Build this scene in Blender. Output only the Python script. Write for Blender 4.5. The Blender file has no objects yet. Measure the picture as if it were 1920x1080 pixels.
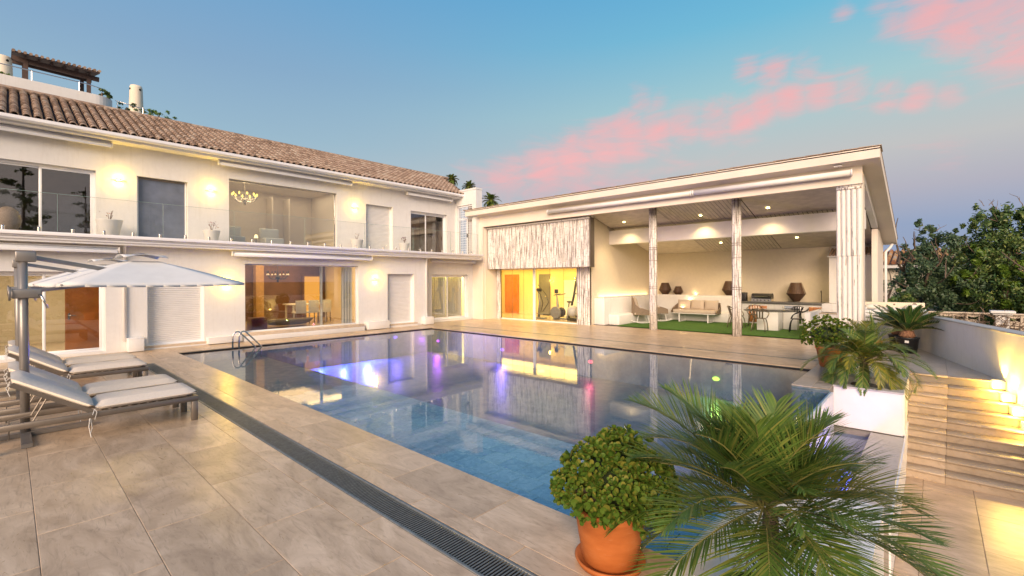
import bpy, math, random
import numpy as np
from mathutils import Vector, Matrix
random.seed(7); rng = np.random.default_rng(7)
scene = bpy.context.scene
C = scene.collection
PI = math.pi
# ------------------------------------------------------------------ camera
AZ = math.radians(42.44)
cam_d = bpy.data.cameras.new('camera'); cam = bpy.data.objects.new('camera', cam_d); C.objects.link(cam)
F = Vector((math.cos(AZ), math.sin(AZ), 0)); R = Vector((math.sin(AZ), -math.cos(AZ), 0)); U = Vector((0, 0, 1))
ro = math.radians(-0.24)
R2 = R*math.cos(ro) + U*math.sin(ro); U2 = -R*math.sin(ro) + U*math.cos(ro)
M = Matrix(((R2.x, U2.x, -F.x), (R2.y, U2.y, -F.y), (R2.z, U2.z, -F.z))).to_4x4()
M.translation = Vector((0, 0, 1.9)); cam.matrix_world = M
cam_d.sensor_width = 36; cam_d.lens = 36*864/1920; cam_d.shift_y = -(540-525.2)/1920
cam_d.clip_start = 0.05; cam_d.clip_end = 3000
scene.camera = cam
# ------------------------------------------------------------------ look
scene.view_settings.view_transform = 'Standard'; scene.view_settings.look = 'None'
scene.view_settings.exposure = 1.34; scene.view_settings.gamma = 1
try: scene.view_settings.use_curve_mapping = False
except Exception: pass
scene.render.engine = 'CYCLES'
scene.cycles.max_bounces = 7; scene.cycles.transparent_max_bounces = 14; scene.cycles.diffuse_bounces = 4
scene.cycles.glossy_bounces = 4; scene.cycles.transmission_bounces = 4; scene.cycles.caustics_reflective = False; scene.cycles.caustics_refractive = False
# ------------------------------------------------------------------ sky
def lin(r, g, b):
    f = lambda c: (c/255/12.92) if c/255 <= 0.04045 else ((c/255+0.055)/1.055)**2.4
    return (f(r), f(g), f(b), 1)
EXPK = 2**-scene.view_settings.exposure
world = bpy.data.worlds.new('World'); scene.world = world; world.use_nodes = True
nt = world.node_tree; nt.nodes.clear()
N = nt.nodes.new; L = nt.links.new
out = N('ShaderNodeOutputWorld'); bg = N('ShaderNodeBackground'); L(bg.outputs[0], out.inputs[0])
tc = N('ShaderNodeTexCoord'); sep = N('ShaderNodeSeparateXYZ'); L(tc.outputs['Generated'], sep.inputs[0])
def wmath(op, a, b=None, clamp=False):
    n = N('ShaderNodeMath'); n.operation = op; n.use_clamp = clamp
    for i, v in enumerate((a, b)):
        if v is None: continue
        if isinstance(v, (int, float)): n.inputs[i].default_value = v
        else: L(v, n.inputs[i])
    return n.outputs[0]
def wramp(fac, stops):
    n = N('ShaderNodeValToRGB'); L(fac, n.inputs[0]); e = n.color_ramp.elements
    while len(e) < len(stops): e.new(0.5)
    for el, (p, c) in zip(e, stops): el.position = p; el.color = c
    return n.outputs[0]
def wmix(f, a, b, t='MIX'):
    n = N('ShaderNodeMix'); n.data_type = 'RGBA'; n.blend_type = t
    if isinstance(f, (int, float)): n.inputs[0].default_value = f
    else: L(f, n.inputs[0])
    for i, v in ((6, a), (7, b)):
        if isinstance(v, tuple): n.inputs[i].default_value = v
        else: L(v, n.inputs[i])
    return n.outputs[2]
elev = wmath('MAXIMUM', sep.outputs[2], 0.0)
# towards the right of the picture: lavender low down, grey rose band, blue above
rampR = wramp(elev, [(0.0, lin(150,164,196)), (0.09, lin(150,166,198)), (0.15, lin(182,180,194)), (0.22, lin(198,198,198)),
                     (0.33, lin(168,206,212)), (0.45, lin(116,190,220)), (0.60, lin(76,164,218)), (1.0, lin(55,115,180))])
# towards the left: pale grey blue low down
rampL = wramp(elev, [(0.0, lin(200,202,206)), (0.15, lin(186,200,206)), (0.27, lin(156,188,208)), (0.38, lin(138,174,206)),
                     (0.52, lin(112,166,210)), (0.7, lin(72,148,206)), (1.0, lin(55,115,180))])
dotR = N('ShaderNodeVectorMath'); dotR.operation = 'DOT_PRODUCT'; L(tc.outputs['Generated'], dotR.inputs[0]); dotR.inputs[1].default_value = R
mr = N('ShaderNodeMapRange'); mr.interpolation_type = 'SMOOTHSTEP'; L(dotR.outputs['Value'], mr.inputs[0]); mr.inputs[1].default_value = -0.55; mr.inputs[2].default_value = 0.5
col = wmix(mr.outputs[0], rampL, rampR)
# afterglow of the set sun, low over the horizon behind the photographer's left shoulder
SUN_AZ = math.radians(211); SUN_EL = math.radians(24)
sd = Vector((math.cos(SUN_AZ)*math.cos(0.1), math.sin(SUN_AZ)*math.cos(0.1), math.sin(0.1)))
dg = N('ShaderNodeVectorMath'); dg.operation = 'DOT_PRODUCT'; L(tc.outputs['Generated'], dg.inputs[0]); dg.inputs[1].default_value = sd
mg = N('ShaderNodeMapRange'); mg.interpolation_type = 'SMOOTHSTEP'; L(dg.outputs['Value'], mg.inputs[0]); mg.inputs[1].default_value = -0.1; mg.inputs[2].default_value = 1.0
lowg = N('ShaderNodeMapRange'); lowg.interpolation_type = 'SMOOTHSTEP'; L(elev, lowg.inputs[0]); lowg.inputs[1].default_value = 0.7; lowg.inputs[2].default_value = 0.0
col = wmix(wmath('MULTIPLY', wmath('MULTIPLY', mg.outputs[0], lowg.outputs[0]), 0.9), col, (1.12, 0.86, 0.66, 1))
# rose clouds: banks given by directions (azimuth, elevation in degrees), broken up by noise
CLOUDS = [(0.675, 0.708, 0.209, 0.099, 0.55), (0.721, 0.658, 0.215, 0.127, 0.85), (0.763, 0.605, 0.23, 0.135, 0.95), (0.798, 0.548, 0.249, 0.133, 1.0), (0.824, 0.5, 0.267, 0.123, 1.0), (0.846, 0.452, 0.282, 0.112, 1.0), (0.867, 0.405, 0.29, 0.101, 0.95), (0.886, 0.359, 0.294, 0.1, 0.9), (0.906, 0.306, 0.292, 0.097, 0.85), (0.919, 0.262, 0.295, 0.087, 0.9), (0.924, 0.227, 0.308, 0.077, 0.9), (0.931, 0.187, 0.313, 0.075, 0.95), (0.938, 0.14, 0.317, 0.073, 0.95), (0.945, 0.097, 0.313, 0.071, 0.9), (0.952, 0.056, 0.3, 0.062, 0.85), (0.958, 0.018, 0.285, 0.053, 0.85), (0.961, -0.019, 0.277, 0.045, 0.7), (0.894, 0.246, 0.376, 0.053, 0.7), (0.909, 0.207, 0.361, 0.06, 0.8), (0.923, 0.161, 0.35, 0.058, 0.75), (0.935, 0.117, 0.336, 0.05, 0.6), (0.835, 0.422, 0.354, 0.058, 0.7), (0.853, 0.392, 0.346, 0.05, 0.6), (0.827, 0.453, 0.333, 0.042, 0.6), (0.726, 0.632, 0.271, 0.053, 0.6), (0.748, 0.607, 0.267, 0.045, 0.5), (0.82, 0.536, 0.201, 0.161, 0.75), (0.755, 0.628, 0.187, 0.164, 0.7), (0.862, 0.46, 0.213, 0.14, 0.55), (0.893, 0.383, 0.238, 0.136, 0.5), (0.921, 0.301, 0.249, 0.131, 0.4), (0.899, 0.105, 0.424, 0.038, 0.7), (0.918, 0.041, 0.394, 0.065, 0.8), (0.921, 0.005, 0.389, 0.089, 1.0), (0.933, -0.03, 0.357, 0.099, 1.0), (0.929, -0.062, 0.366, 0.107, 1.0), (0.944, -0.088, 0.318, 0.106, 0.95), (0.945, -0.052, 0.323, 0.061, 0.8), (0.925, -0.091, 0.368, 0.104, 1.0), (0.907, 0.059, 0.417, 0.046, 0.6), (0.977, 0.018, 0.214, 0.081, 0.3), (0.977, -0.025, 0.212, 0.091, 0.35), (0.976, -0.064, 0.209, 0.075, 0.3), (0.647, 0.727, 0.228, 0.072, 0.4), (-0.476, 0.824, 0.309, 0.3, 0.6), (-0.347, 0.86, 0.375, 0.25, 0.6), (-0.956, 0.168, 0.242, 0.35, 0.6), (-0.961, 0.0, 0.276, 0.3, 0.6), (-0.807, -0.565, 0.174, 0.4, 0.6), (-0.321, -0.883, 0.342, 0.3, 0.5), (0.483, -0.837, 0.259, 0.35, 0.5), (0.852, -0.31, 0.423, 0.3, 0.5)]
mask = None
for (ax, ay, az_, rad, wgt) in CLOUDS:
    d = N('ShaderNodeVectorMath'); d.operation = 'DISTANCE'; L(tc.outputs['Generated'], d.inputs[0]); d.inputs[1].default_value = (ax, ay, az_)
    m_ = N('ShaderNodeMapRange'); m_.interpolation_type = 'SMOOTHSTEP'; L(d.outputs['Value'], m_.inputs[0])
    m_.inputs[1].default_value = rad; m_.inputs[2].default_value = 0.0; m_.inputs[4].default_value = wgt
    mask = m_.outputs[0] if mask is None else wmath('MAXIMUM', mask, m_.outputs[0])
mp = N('ShaderNodeMapping'); L(tc.outputs['Generated'], mp.inputs[0]); mp.inputs['Rotation'].default_value = (0, 0, -AZ-0.1); mp.inputs['Scale'].default_value = (3.0, 2.2, 9.5)
nz = N('ShaderNodeTexNoise'); L(mp.outputs[0], nz.inputs['Vector']); nz.inputs['Scale'].default_value = 3.2; nz.inputs['Detail'].default_value = 12; nz.inputs['Roughness'].default_value = 0.64; nz.inputs['Distortion'].default_value = 0.7
cl = wmath('SUBTRACT', wmath('ADD', mask, wmath('MULTIPLY', nz.outputs[0], 1.45)), 1.02)
clm = N('ShaderNodeMapRange'); clm.interpolation_type = 'SMOOTHSTEP'; L(cl, clm.inputs[0]); clm.inputs[1].default_value = 0.0; clm.inputs[2].default_value = 1.0
pink = wramp(elev, [(0.0, lin(226,164,176)), (0.25, lin(252,186,186)), (0.4, lin(246,180,182)), (1, lin(238,166,170))])
col = wmix(wmath('MULTIPLY', clm.outputs[0], 1.0), col, pink)
sky = N('ShaderNodeTexSky'); sky.sky_type = 'NISHITA'; sky.sun_disc = False; sky.sun_elevation = math.radians(6); sky.sun_rotation = PI/2-SUN_AZ
nis = wmix(1.0, sky.outputs[0], (0.1, 0.1, 0.1, 1), 'MULTIPLY')
col = wmix(0.06, col, nis)
# ground half of the world
gnd = wmath('LESS_THAN', sep.outputs[2], -0.002)
col = wmix(gnd, col, lin(110,105,98))
col = wmix(1.0, col, (EXPK, EXPK, EXPK, 1), 'MULTIPLY')
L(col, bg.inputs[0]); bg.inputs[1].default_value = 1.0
# soft glow of the evening sky where the sun has gone down
sl = bpy.data.lights.new('sun', 'SUN'); sl.energy = 2.2; sl.angle = math.radians(38); sl.color = (1.0, 0.74, 0.54)
so = bpy.data.objects.new('sun', sl); C.objects.link(so)
sdir = Vector((math.cos(SUN_AZ)*math.cos(SUN_EL), math.sin(SUN_AZ)*math.cos(SUN_EL), math.sin(SUN_EL)))
so.rotation_euler = sdir.to_track_quat('Z', 'Y').to_euler(); so.location = (-20, -10, 20)

# ------------------------------------------------------------------ helpers
class MB:
    def __init__(s): s.v = []; s.f = []
    def add(s, vs, fs):
        o = len(s.v); s.v += [tuple(p) for p in vs]; s.f += [tuple(i+o for i in f) for f in fs]; return s
    def box(s, x0, y0, z0, x1, y1, z1):
        x0, x1 = min(x0, x1), max(x0, x1); y0, y1 = min(y0, y1), max(y0, y1); z0, z1 = min(z0, z1), max(z0, z1)
        return s.add([(x0,y0,z0),(x1,y0,z0),(x1,y1,z0),(x0,y1,z0),(x0,y0,z1),(x1,y0,z1),(x1,y1,z1),(x0,y1,z1)],
                     [(0,3,2,1),(4,5,6,7),(0,1,5,4),(1,2,6,5),(2,3,7,6),(3,0,4,7)])
    def obox(s, c, sx, sy, sz, rz=0, m=None):
        q = Matrix.Rotation(rz, 3, 'Z') if m is None else m
        vs = [Vector(c) + q @ Vector((a*sx/2, b*sy/2, d*sz/2)) for d in (-1, 1) for (a, b) in ((-1,-1),(1,-1),(1,1),(-1,1))]
        return s.add(vs, [(0,3,2,1),(4,5,6,7),(0,1,5,4),(1,2,6,5),(2,3,7,6),(3,0,4,7)])
    def bar(s, p0, p1, w, h):
        p0 = Vector(p0); p1 = Vector(p1); d = (p1-p0); l = d.length; d.normalize()
        up = Vector((0,0,1)) if abs(d.z) < 0.95 else Vector((1,0,0))
        a = d.cross(up).normalized(); b = a.cross(d)
        vs = [p + a*(i*w/2) + b*(j*h/2) for p in (p0, p1) for (i, j) in ((-1,-1),(1,-1),(1,1),(-1,1))]
        return s.add(vs, [(0,3,2,1),(4,5,6,7),(0,1,5,4),(1,2,6,5),(2,3,7,6),(3,0,4,7)])
    def tube(s, pts, r, n=8, cap=True, arc=None):
        pts = [Vector(p) for p in pts]; k = len(pts); rs = r if isinstance(r, (list, tuple)) else [r]*k
        o = len(s.v); prev = None
        for i, p in enumerate(pts):
            d = (pts[min(i+1, k-1)] - pts[max(i-1, 0)]).normalized()
            if prev is None:
                up = Vector((0,0,1)) if abs(d.z) < 0.9 else Vector((1,0,0)); a = d.cross(up).normalized()
            else: a = (prev - d*prev.dot(d)).normalized()
            prev = a; b = d.cross(a)
            for j in range(n):
                t = 2*PI*j/n; s.v.append(tuple(p + (a*math.cos(t) + b*math.sin(t))*rs[i]))
        for i in range(k-1):
            for j in range(n):
                s.f.append((o+i*n+j, o+i*n+(j+1)%n, o+(i+1)*n+(j+1)%n, o+(i+1)*n+j))
        if cap:
            s.f.append(tuple(o+j for j in reversed(range(n)))); s.f.append(tuple(o+(k-1)*n+j for j in range(n)))
        return s
    def lathe(s, c, prof, n=20, cap=True):
        o = len(s.v); cx, cy, cz = c; k = len(prof)
        for (r, z) in prof:
            for j in range(n): s.v.append((cx+r*math.cos(2*PI*j/n), cy+r*math.sin(2*PI*j/n), cz+z))
        for i in range(k-1):
            for j in range(n): s.f.append((o+i*n+j, o+i*n+(j+1)%n, o+(i+1)*n+(j+1)%n, o+(i+1)*n+j))
        if cap:
            s.f.append(tuple(o+j for j in reversed(range(n)))); s.f.append(tuple(o+(k-1)*n+j for j in range(n)))
        return s
    def ball(s, c, rx, ry=None, rz=None, n=14, m=8):
        ry = ry or rx; rz = rz or rx; o = len(s.v)
        for i in range(m+1):
            ph = PI*i/m
            for j in range(n):
                t = 2*PI*j/n; s.v.append((c[0]+rx*math.sin(ph)*math.cos(t), c[1]+ry*math.sin(ph)*math.sin(t), c[2]+rz*math.cos(ph)))
        for i in range(m):
            for j in range(n): s.f.append((o+i*n+j, o+(i+1)*n+j, o+(i+1)*n+(j+1)%n, o+i*n+(j+1)%n))
        return s
    def prism(s, poly, z0, z1):
        n = len(poly); o = len(s.v)
        for z in (z0, z1): s.v += [(p[0], p[1], z) for p in poly]
        s.f.append(tuple(o+i for i in reversed(range(n)))); s.f.append(tuple(o+n+i for i in range(n)))
        for i in range(n): s.f.append((o+i, o+(i+1)%n, o+n+(i+1)%n, o+n+i))
        return s
    def slab(s, poly, th):
        """poly of 3-d points, thickened downwards"""
        n = len(poly); o = len(s.v)
        s.v += [(p[0], p[1], p[2]-th) for p in poly] + [tuple(p) for p in poly]
        s.f.append(tuple(o+i for i in reversed(range(n)))); s.f.append(tuple(o+n+i for i in range(n)))
        for i in range(n): s.f.append((o+i, o+(i+1)%n, o+n+(i+1)%n, o+n+i))
        return s
    def holed(s, axis, p0, p1, u0, u1, v0, v1, holes):
        us = sorted(set([u0, u1] + [h for q in holes for h in q[:2] if u0 < h < u1])); vs_ = sorted(set([v0, v1] + [h for q in holes for h in q[2:] if v0 < h < v1]))
        def solid(i, j):
            if i < 0 or j < 0 or i >= len(us)-1 or j >= len(vs_)-1: return False
            a = (us[i]+us[i+1])/2; b = (vs_[j]+vs_[j+1])/2
            return not any(h[0] < a < h[1] and h[2] < b < h[3] for h in holes)
        P_ = (lambda u, v, p: (u, p, v)) if axis == 'y' else (lambda u, v, p: (p, u, v))
        for i in range(len(us)-1):
            for j in range(len(vs_)-1):
                if not solid(i, j): continue
                a, b, c, d = us[i], us[i+1], vs_[j], vs_[j+1]
                for p in (p0, p1): s.add([P_(a,c,p), P_(b,c,p), P_(b,d,p), P_(a,d,p)], [(0,1,2,3)])
                if not solid(i-1, j): s.add([P_(a,c,p0), P_(a,d,p0), P_(a,d,p1), P_(a,c,p1)], [(0,1,2,3)])
                if not solid(i+1, j): s.add([P_(b,c,p0), P_(b,d,p0), P_(b,d,p1), P_(b,c,p1)], [(0,1,2,3)])
                if not solid(i, j-1): s.add([P_(a,c,p0), P_(b,c,p0), P_(b,c,p1), P_(a,c,p1)], [(0,1,2,3)])
                if not solid(i, j+1): s.add([P_(a,d,p0), P_(b,d,p0), P_(b,d,p1), P_(a,d,p1)], [(0,1,2,3)])
        return s
    def mesh(s, name, mat, smooth=False):
        me = bpy.data.meshes.new(name); me.from_pydata(s.v, [], s.f); me.update()
        if mat: me.materials.append(mat)
        if smooth:
            me.polygons.foreach_set('use_smooth', [True]*len(me.polygons))
        return me
    def build(s, name, mat, parent=None, smooth=False, bevel=0, seg=2):
        return link(name, s.mesh(name, mat, smooth), parent, bevel, seg, smooth)
def link(name, me, parent=None, bevel=0, seg=2, smooth=False):
    o = bpy.data.objects.new(name, me); C.objects.link(o)
    if parent is not None: adopt(o, parent)
    if bevel:
        b = o.modifiers.new('bevel', 'BEVEL'); b.width = bevel; b.segments = seg; b.limit_method = 'ANGLE'; b.angle_limit = math.radians(40)
        me.polygons.foreach_set('use_smooth', [True]*len(me.polygons))
        try: b.harden_normals = False
        except Exception: pass
    return o
def wloc(o):
    p = Vector(o.location)
    if o.parent: return wloc(o.parent) + (o.matrix_parent_inverse @ p)
    return p
def adopt(o, parent):
    """children are modelled in world coordinates; the parent inverse keeps them in place"""
    o.parent = parent; o.matrix_parent_inverse = Matrix.Translation(-wloc(parent))
def thing(name, label, cat, loc=(0,0,0), group=None):
    o = bpy.data.objects.new(name, None); C.objects.link(o); o.location = loc; o.empty_display_size = 0.2
    return tag(o, label, cat, group)
def tag(o, label=None, cat=None, group=None, kind=None):
    if label: o['label'] = label
    if cat: o['category'] = cat
    if group: o['group'] = group
    if kind: o['kind'] = kind
    return o
def structure(o): o['kind'] = 'structure'; return o
def stuff(o): o['kind'] = 'stuff'; return o
kids = {}
def copy_thing(root, loc, rz=0, label=None, group=None, scale=None):
    r = root.copy(); C.objects.link(r); r.location = loc; r.rotation_euler = (0, 0, rz)
    if scale: r.scale = scale
    if label: r['label'] = label
    if group: r['group'] = group
    for ch in list(root.children):
        c = ch.copy(); C.objects.link(c); c.parent = r
        for g in list(ch.children):
            d = g.copy(); C.objects.link(d); d.parent = c
    return r
def bez(p0, p1, p2, n=8):
    p0, p1, p2 = Vector(p0), Vector(p1), Vector(p2)
    return [p0*(1-t)**2 + p1*2*t*(1-t) + p2*t*t for t in [i/n for i in range(n+1)]]

# ------------------------------------------------------------------ materials
class Mt:
    def __init__(s, name, rough=0.6, spec=0.5, metal=0.0):
        s.m = bpy.data.materials.new(name); s.m.use_nodes = True; s.t = s.m.node_tree
        s.b = s.t.nodes['Principled BSDF']; s.b.inputs['Roughness'].default_value = rough; s.b.inputs['Metallic'].default_value = metal
        s.b.inputs['Specular IOR Level'].default_value = spec; s.out = s.t.nodes['Material Output']; s._co = None
    def n(s, t, **k):
        x = s.t.nodes.new(t)
        for a, b in k.items(): setattr(x, a, b)
        return x
    def l(s, a, b): s.t.links.new(a, b)
    def co(s, scale=(1,1,1), rnd=True):
        tc = s.n('ShaderNodeTexCoord'); src = tc.outputs['Object']
        if rnd:
            oi = s.n('ShaderNodeObjectInfo'); ad = s.n('ShaderNodeVectorMath', operation='MULTIPLY_ADD')
            s.l(oi.outputs['Random'], ad.inputs[0]); ad.inputs[1].default_value = (37.1, 17.7, 23.3); s.l(src, ad.inputs[2]); src = ad.outputs[0]
        mp = s.n('ShaderNodeMapping'); mp.inputs['Scale'].default_value = scale; s.l(src, mp.inputs[0]); return mp.outputs[0]
    def noise(s, sc, det=6, rough=0.55, scale=(1,1,1), dist=0, rnd=True):
        n = s.n('ShaderNodeTexNoise'); s.l(s.co(scale, rnd), n.inputs['Vector']); n.inputs['Scale'].default_value = sc
        n.inputs['Detail'].default_value = det; n.inputs['Roughness'].default_value = rough; n.inputs['Distortion'].default_value = dist
        return n.outputs[0]
    def ramp(s, f, stops):
        n = s.n('ShaderNodeValToRGB'); s.l(f, n.inputs[0]); e = n.color_ramp.elements
        while len(e) < len(stops): e.new(0.5)
        for el, (p, c) in zip(e, stops): el.position = p; el.color = tuple(c)+((1,) if len(c) == 3 else ())
        return n.outputs[0]
    def mix(s, f, a, b, t='MIX'):
        n = s.n('ShaderNodeMix', data_type='RGBA', blend_type=t)
        if isinstance(f, (int, float)): n.inputs[0].default_value = f
        else: s.l(f, n.inputs[0])
        for i, v in ((6, a), (7, b)):
            if isinstance(v, tuple): n.inputs[i].default_value = v if len(v) == 4 else v+(1,)
            else: s.l(v, n.inputs[i])
        return n.outputs[2]
    def rnd(s, island=False):
        if island: return s.n('ShaderNodeNewGeometry').outputs['Random Per Island']
        return s.n('ShaderNodeObjectInfo').outputs['Random']
    def color(s, c):
        if isinstance(c, tuple): s.b.inputs['Base Color'].default_value = c if len(c) == 4 else c+(1,)
        else: s.l(c, s.b.inputs['Base Color'])
        return s
    def roughf(s, f, a, b):
        n = s.n('ShaderNodeMapRange'); s.l(f, n.inputs[0]); n.inputs[3].default_value = a; n.inputs[4].default_value = b; s.l(n.outputs[0], s.b.inputs['Roughness']); return s
    def bump(s, f, st=0.2, d=0.01):
        n = s.n('ShaderNodeBump'); n.inputs['Strength'].default_value = st; n.inputs['Distance'].default_value = d; s.l(f, n.inputs['Height']); s.l(n.outputs[0], s.b.inputs['Normal']); return s
def simple(name, c, rough=0.5, metal=0.0, spec=0.5, var=0.12, ns=8, bump=0.0, bs=60, bd=0.004):
    m = Mt(name, rough, spec, metal); f = m.noise(ns, 5)
    a = tuple(x*(1-var) for x in c); b = tuple(min(1, x*(1+var)) for x in c)
    m.color(m.ramp(f, [(0.3, a), (0.7, b)]))
    if bump: m.bump(m.noise(bs, 4), bump, bd)
    return m.m
def emit(name, c, st):
    m = bpy.data.materials.new(name); m.use_nodes = True; t = m.node_tree; t.nodes.clear()
    e = t.nodes.new('ShaderNodeEmission'); o = t.nodes.new('ShaderNodeOutputMaterial'); e.inputs[0].default_value = tuple(c)+(1,); e.inputs[1].default_value = st
    t.links.new(e.outputs[0], o.inputs[0]); return m
def schlick(t, f0, nrm=None):
    """reflectance f0 + (1-f0)*(1-cos)^5, the same from both sides of the sheet"""
    lw = t.nodes.new('ShaderNodeLayerWeight'); lw.inputs[0].default_value = 0.5
    if nrm is not None: t.links.new(nrm, lw.inputs['Normal'])
    p = t.nodes.new('ShaderNodeMath'); p.operation = 'POWER'; p.inputs[1].default_value = 5; t.links.new(lw.outputs['Facing'], p.inputs[0])
    q = t.nodes.new('ShaderNodeMath'); q.operation = 'MULTIPLY_ADD'; q.inputs[1].default_value = 1-f0; q.inputs[2].default_value = f0; t.links.new(p.outputs[0], q.inputs[0]); return q.outputs[0]
def glassmat(name, tint=(0.95,0.97,0.96), ior=1.5, base=0.03, rough=0.0):
    m = bpy.data.materials.new(name); m.use_nodes = True; t = m.node_tree; t.nodes.clear()
    N_ = t.nodes.new; o = N_('ShaderNodeOutputMaterial'); tr = N_('ShaderNodeBsdfTransparent'); tr.inputs[0].default_value = tuple(tint)+(1,)
    g = N_('ShaderNodeBsdfGlossy'); g.inputs['Roughness'].default_value = rough
    mx = N_('ShaderNodeMixShader'); t.links.new(schlick(t, base), mx.inputs[0]); t.links.new(tr.outputs[0], mx.inputs[1]); t.links.new(g.outputs[0], mx.inputs[2]); t.links.new(mx.outputs[0], o.inputs[0])
    return m

mt = {}
m = Mt('white_render_wall', 0.85, 0.25); f = m.noise(1.3, 6, rnd=False); g = m.noise(9, 5, rnd=False)
st_ = m.ramp(m.noise(3.0, 8, 0.7, scale=(3.5,3.5,0.35), rnd=False), [(0.52, (0,0,0)), (0.80, (0.5,0.5,0.5))])
m.color(m.mix(st_, m.mix(0.3, m.ramp(f, [(0.3, (0.68,0.67,0.65)), (0.75, (0.75,0.74,0.72))]), m.ramp(g, [(0.3,(0.67,0.66,0.64)), (0.7,(0.77,0.76,0.735))])), (0.56,0.535,0.49))).bump(m.noise(45, 5, rnd=False), 0.25, 0.004); mt['wall'] = m.m
m = Mt('cream_render_wall', 0.85, 0.25); f = m.noise(1.3, 6, rnd=False)
m.color(m.ramp(f, [(0.3, (0.70,0.63,0.54)), (0.75, (0.77,0.70,0.60))])).bump(m.noise(45, 5, rnd=False), 0.25, 0.004); mt['cream'] = m.m
mt['white'] = simple('white_paint', (0.74,0.73,0.71), 0.45, var=0.04, ns=3, bump=0.08, bs=80)
mt['alu'] = simple('white_aluminium', (0.80,0.80,0.81), 0.3, var=0.03, ns=2)
mt['shutter'] = simple('shutter_slat_white', (0.74,0.73,0.71), 0.45, var=0.05, ns=3)
mt['blind'] = simple('blue_grey_screen', (0.13,0.155,0.21), 0.6, var=0.2, ns=2.2)
mt['steel'] = simple('brushed_steel', (0.62,0.60,0.57), 0.22, 1.0, var=0.06)
mt['zinc'] = simple('grate_steel', (0.22,0.23,0.22), 0.5, 0.6, var=0.2, ns=20)
mt['greycap'] = simple('grey_stone_cap', (0.46,0.45,0.43), 0.5, var=0.12, ns=6, bump=0.1)
mt['taupe'] = simple('taupe_metal', (0.17,0.145,0.12), 0.38, 0.35, var=0.08)
mt['pole'] = simple('umbrella_pole', (0.25,0.235,0.22), 0.35, 0.4, var=0.06)
mt['black'] = simple('black_plastic', (0.02,0.02,0.022), 0.4, var=0.2)
mt['dark'] = simple('dark_gap', (0.012,0.012,0.012), 0.8, var=0.2)
mt['cushion'] = simple('cushion_linen', (0.66,0.60,0.52), 0.9, var=0.05, ns=40, bump=0.35, bs=350, bd=0.002)
mt['canvas'] = simple('umbrella_canvas', (0.66,0.66,0.64), 0.85, var=0.04, ns=5, bump=0.15, bs=25, bd=0.01)
mt['sofa_cloth'] = simple('beige_sofa_cloth', (0.52,0.44,0.35), 0.9, var=0.06, ns=30, bump=0.3, bs=260, bd=0.002)
mt['wicker'] = simple('wicker_brown', (0.20,0.15,0.105), 0.7, var=0.35, ns=60, bump=0.6, bs=120, bd=0.006)
mt['wood_lamp'] = simple('dark_wood_lantern', (0.10,0.055,0.035), 0.55, var=0.3, ns=30)
mt['terracotta'] = None
m = Mt('terracotta', 0.6, 0.35); f = m.noise(4, 6, scale=(1,1,3)); g = m.noise(28, 5, scale=(0.4,0.4,4))
m.color(m.mix(m.ramp(g, [(0.62,(0,0,0)), (0.78,(0.35,0.35,0.35))]), m.ramp(f, [(0.25,(0.36,0.10,0.022)), (0.55,(0.47,0.145,0.035)), (0.8,(0.52,0.20,0.07))]), (0.60,0.36,0.21))).bump(g, 0.25, 0.004); mt['terracotta'] = m.m
# large porcelain tiles
def tilemat(name, a, b, c_, rough0, rough1, stretch=(1.6, 0.7, 1)):
    m = Mt(name, 0.3, 0.5); f = m.noise(2.0, 9, 0.66, scale=stretch, dist=1.2); g = m.noise(7, 8, 0.66, scale=(stretch[0]*1.3, stretch[1]*0.55, 1), dist=2.4); h = m.noise(90, 3)
    base = m.ramp(f, [(0.28, a), (0.5, b), (0.74, c_)])
    base = m.mix(m.ramp(g, [(0.52, (0,0,0)), (0.72, (0.6,0.6,0.6))]), base, tuple(x*0.72 for x in a))
    base = m.mix(m.ramp(h, [(0.66, (0,0,0)), (0.8, (0.28,0.28,0.28))]), base, tuple(min(1, x*1.5) for x in c_))
    hsv = m.n('ShaderNodeHueSaturation'); m.l(base, hsv.inputs['Color']); mr_ = m.n('ShaderNodeMapRange'); m.l(m.rnd(), mr_.inputs[0]); mr_.inputs[3].default_value = 0.90; mr_.inputs[4].default_value = 1.10; m.l(mr_.outputs[0], hsv.inputs['Value'])
    m.color(hsv.outputs[0]); m.roughf(g, rough0, rough1); m.bump(m.noise(30, 6, scale=(1,0.6,1)), 0.12, 0.003); return m.m
mt['tile'] = tilemat('porcelain_tile', (0.34,0.24,0.15), (0.50,0.37,0.245), (0.66,0.51,0.36), 0.2, 0.42)
mt['tile_grey'] = tilemat('porcelain_tile_grey', (0.36,0.315,0.265), (0.42,0.375,0.32), (0.48,0.43,0.375), 0.24, 0.42, (0.7, 1.6, 1))
mt['step'] = tilemat('step_stone', (0.36,0.28,0.195), (0.44,0.35,0.25), (0.52,0.42,0.31), 0.35, 0.5, (1, 1, 1))
mt['grout'] = simple('grout', (0.30,0.255,0.20), 0.9, var=0.45, ns=5)
mt['concrete'] = simple('screed', (0.25,0.22,0.19), 0.9, var=0.1)
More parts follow.
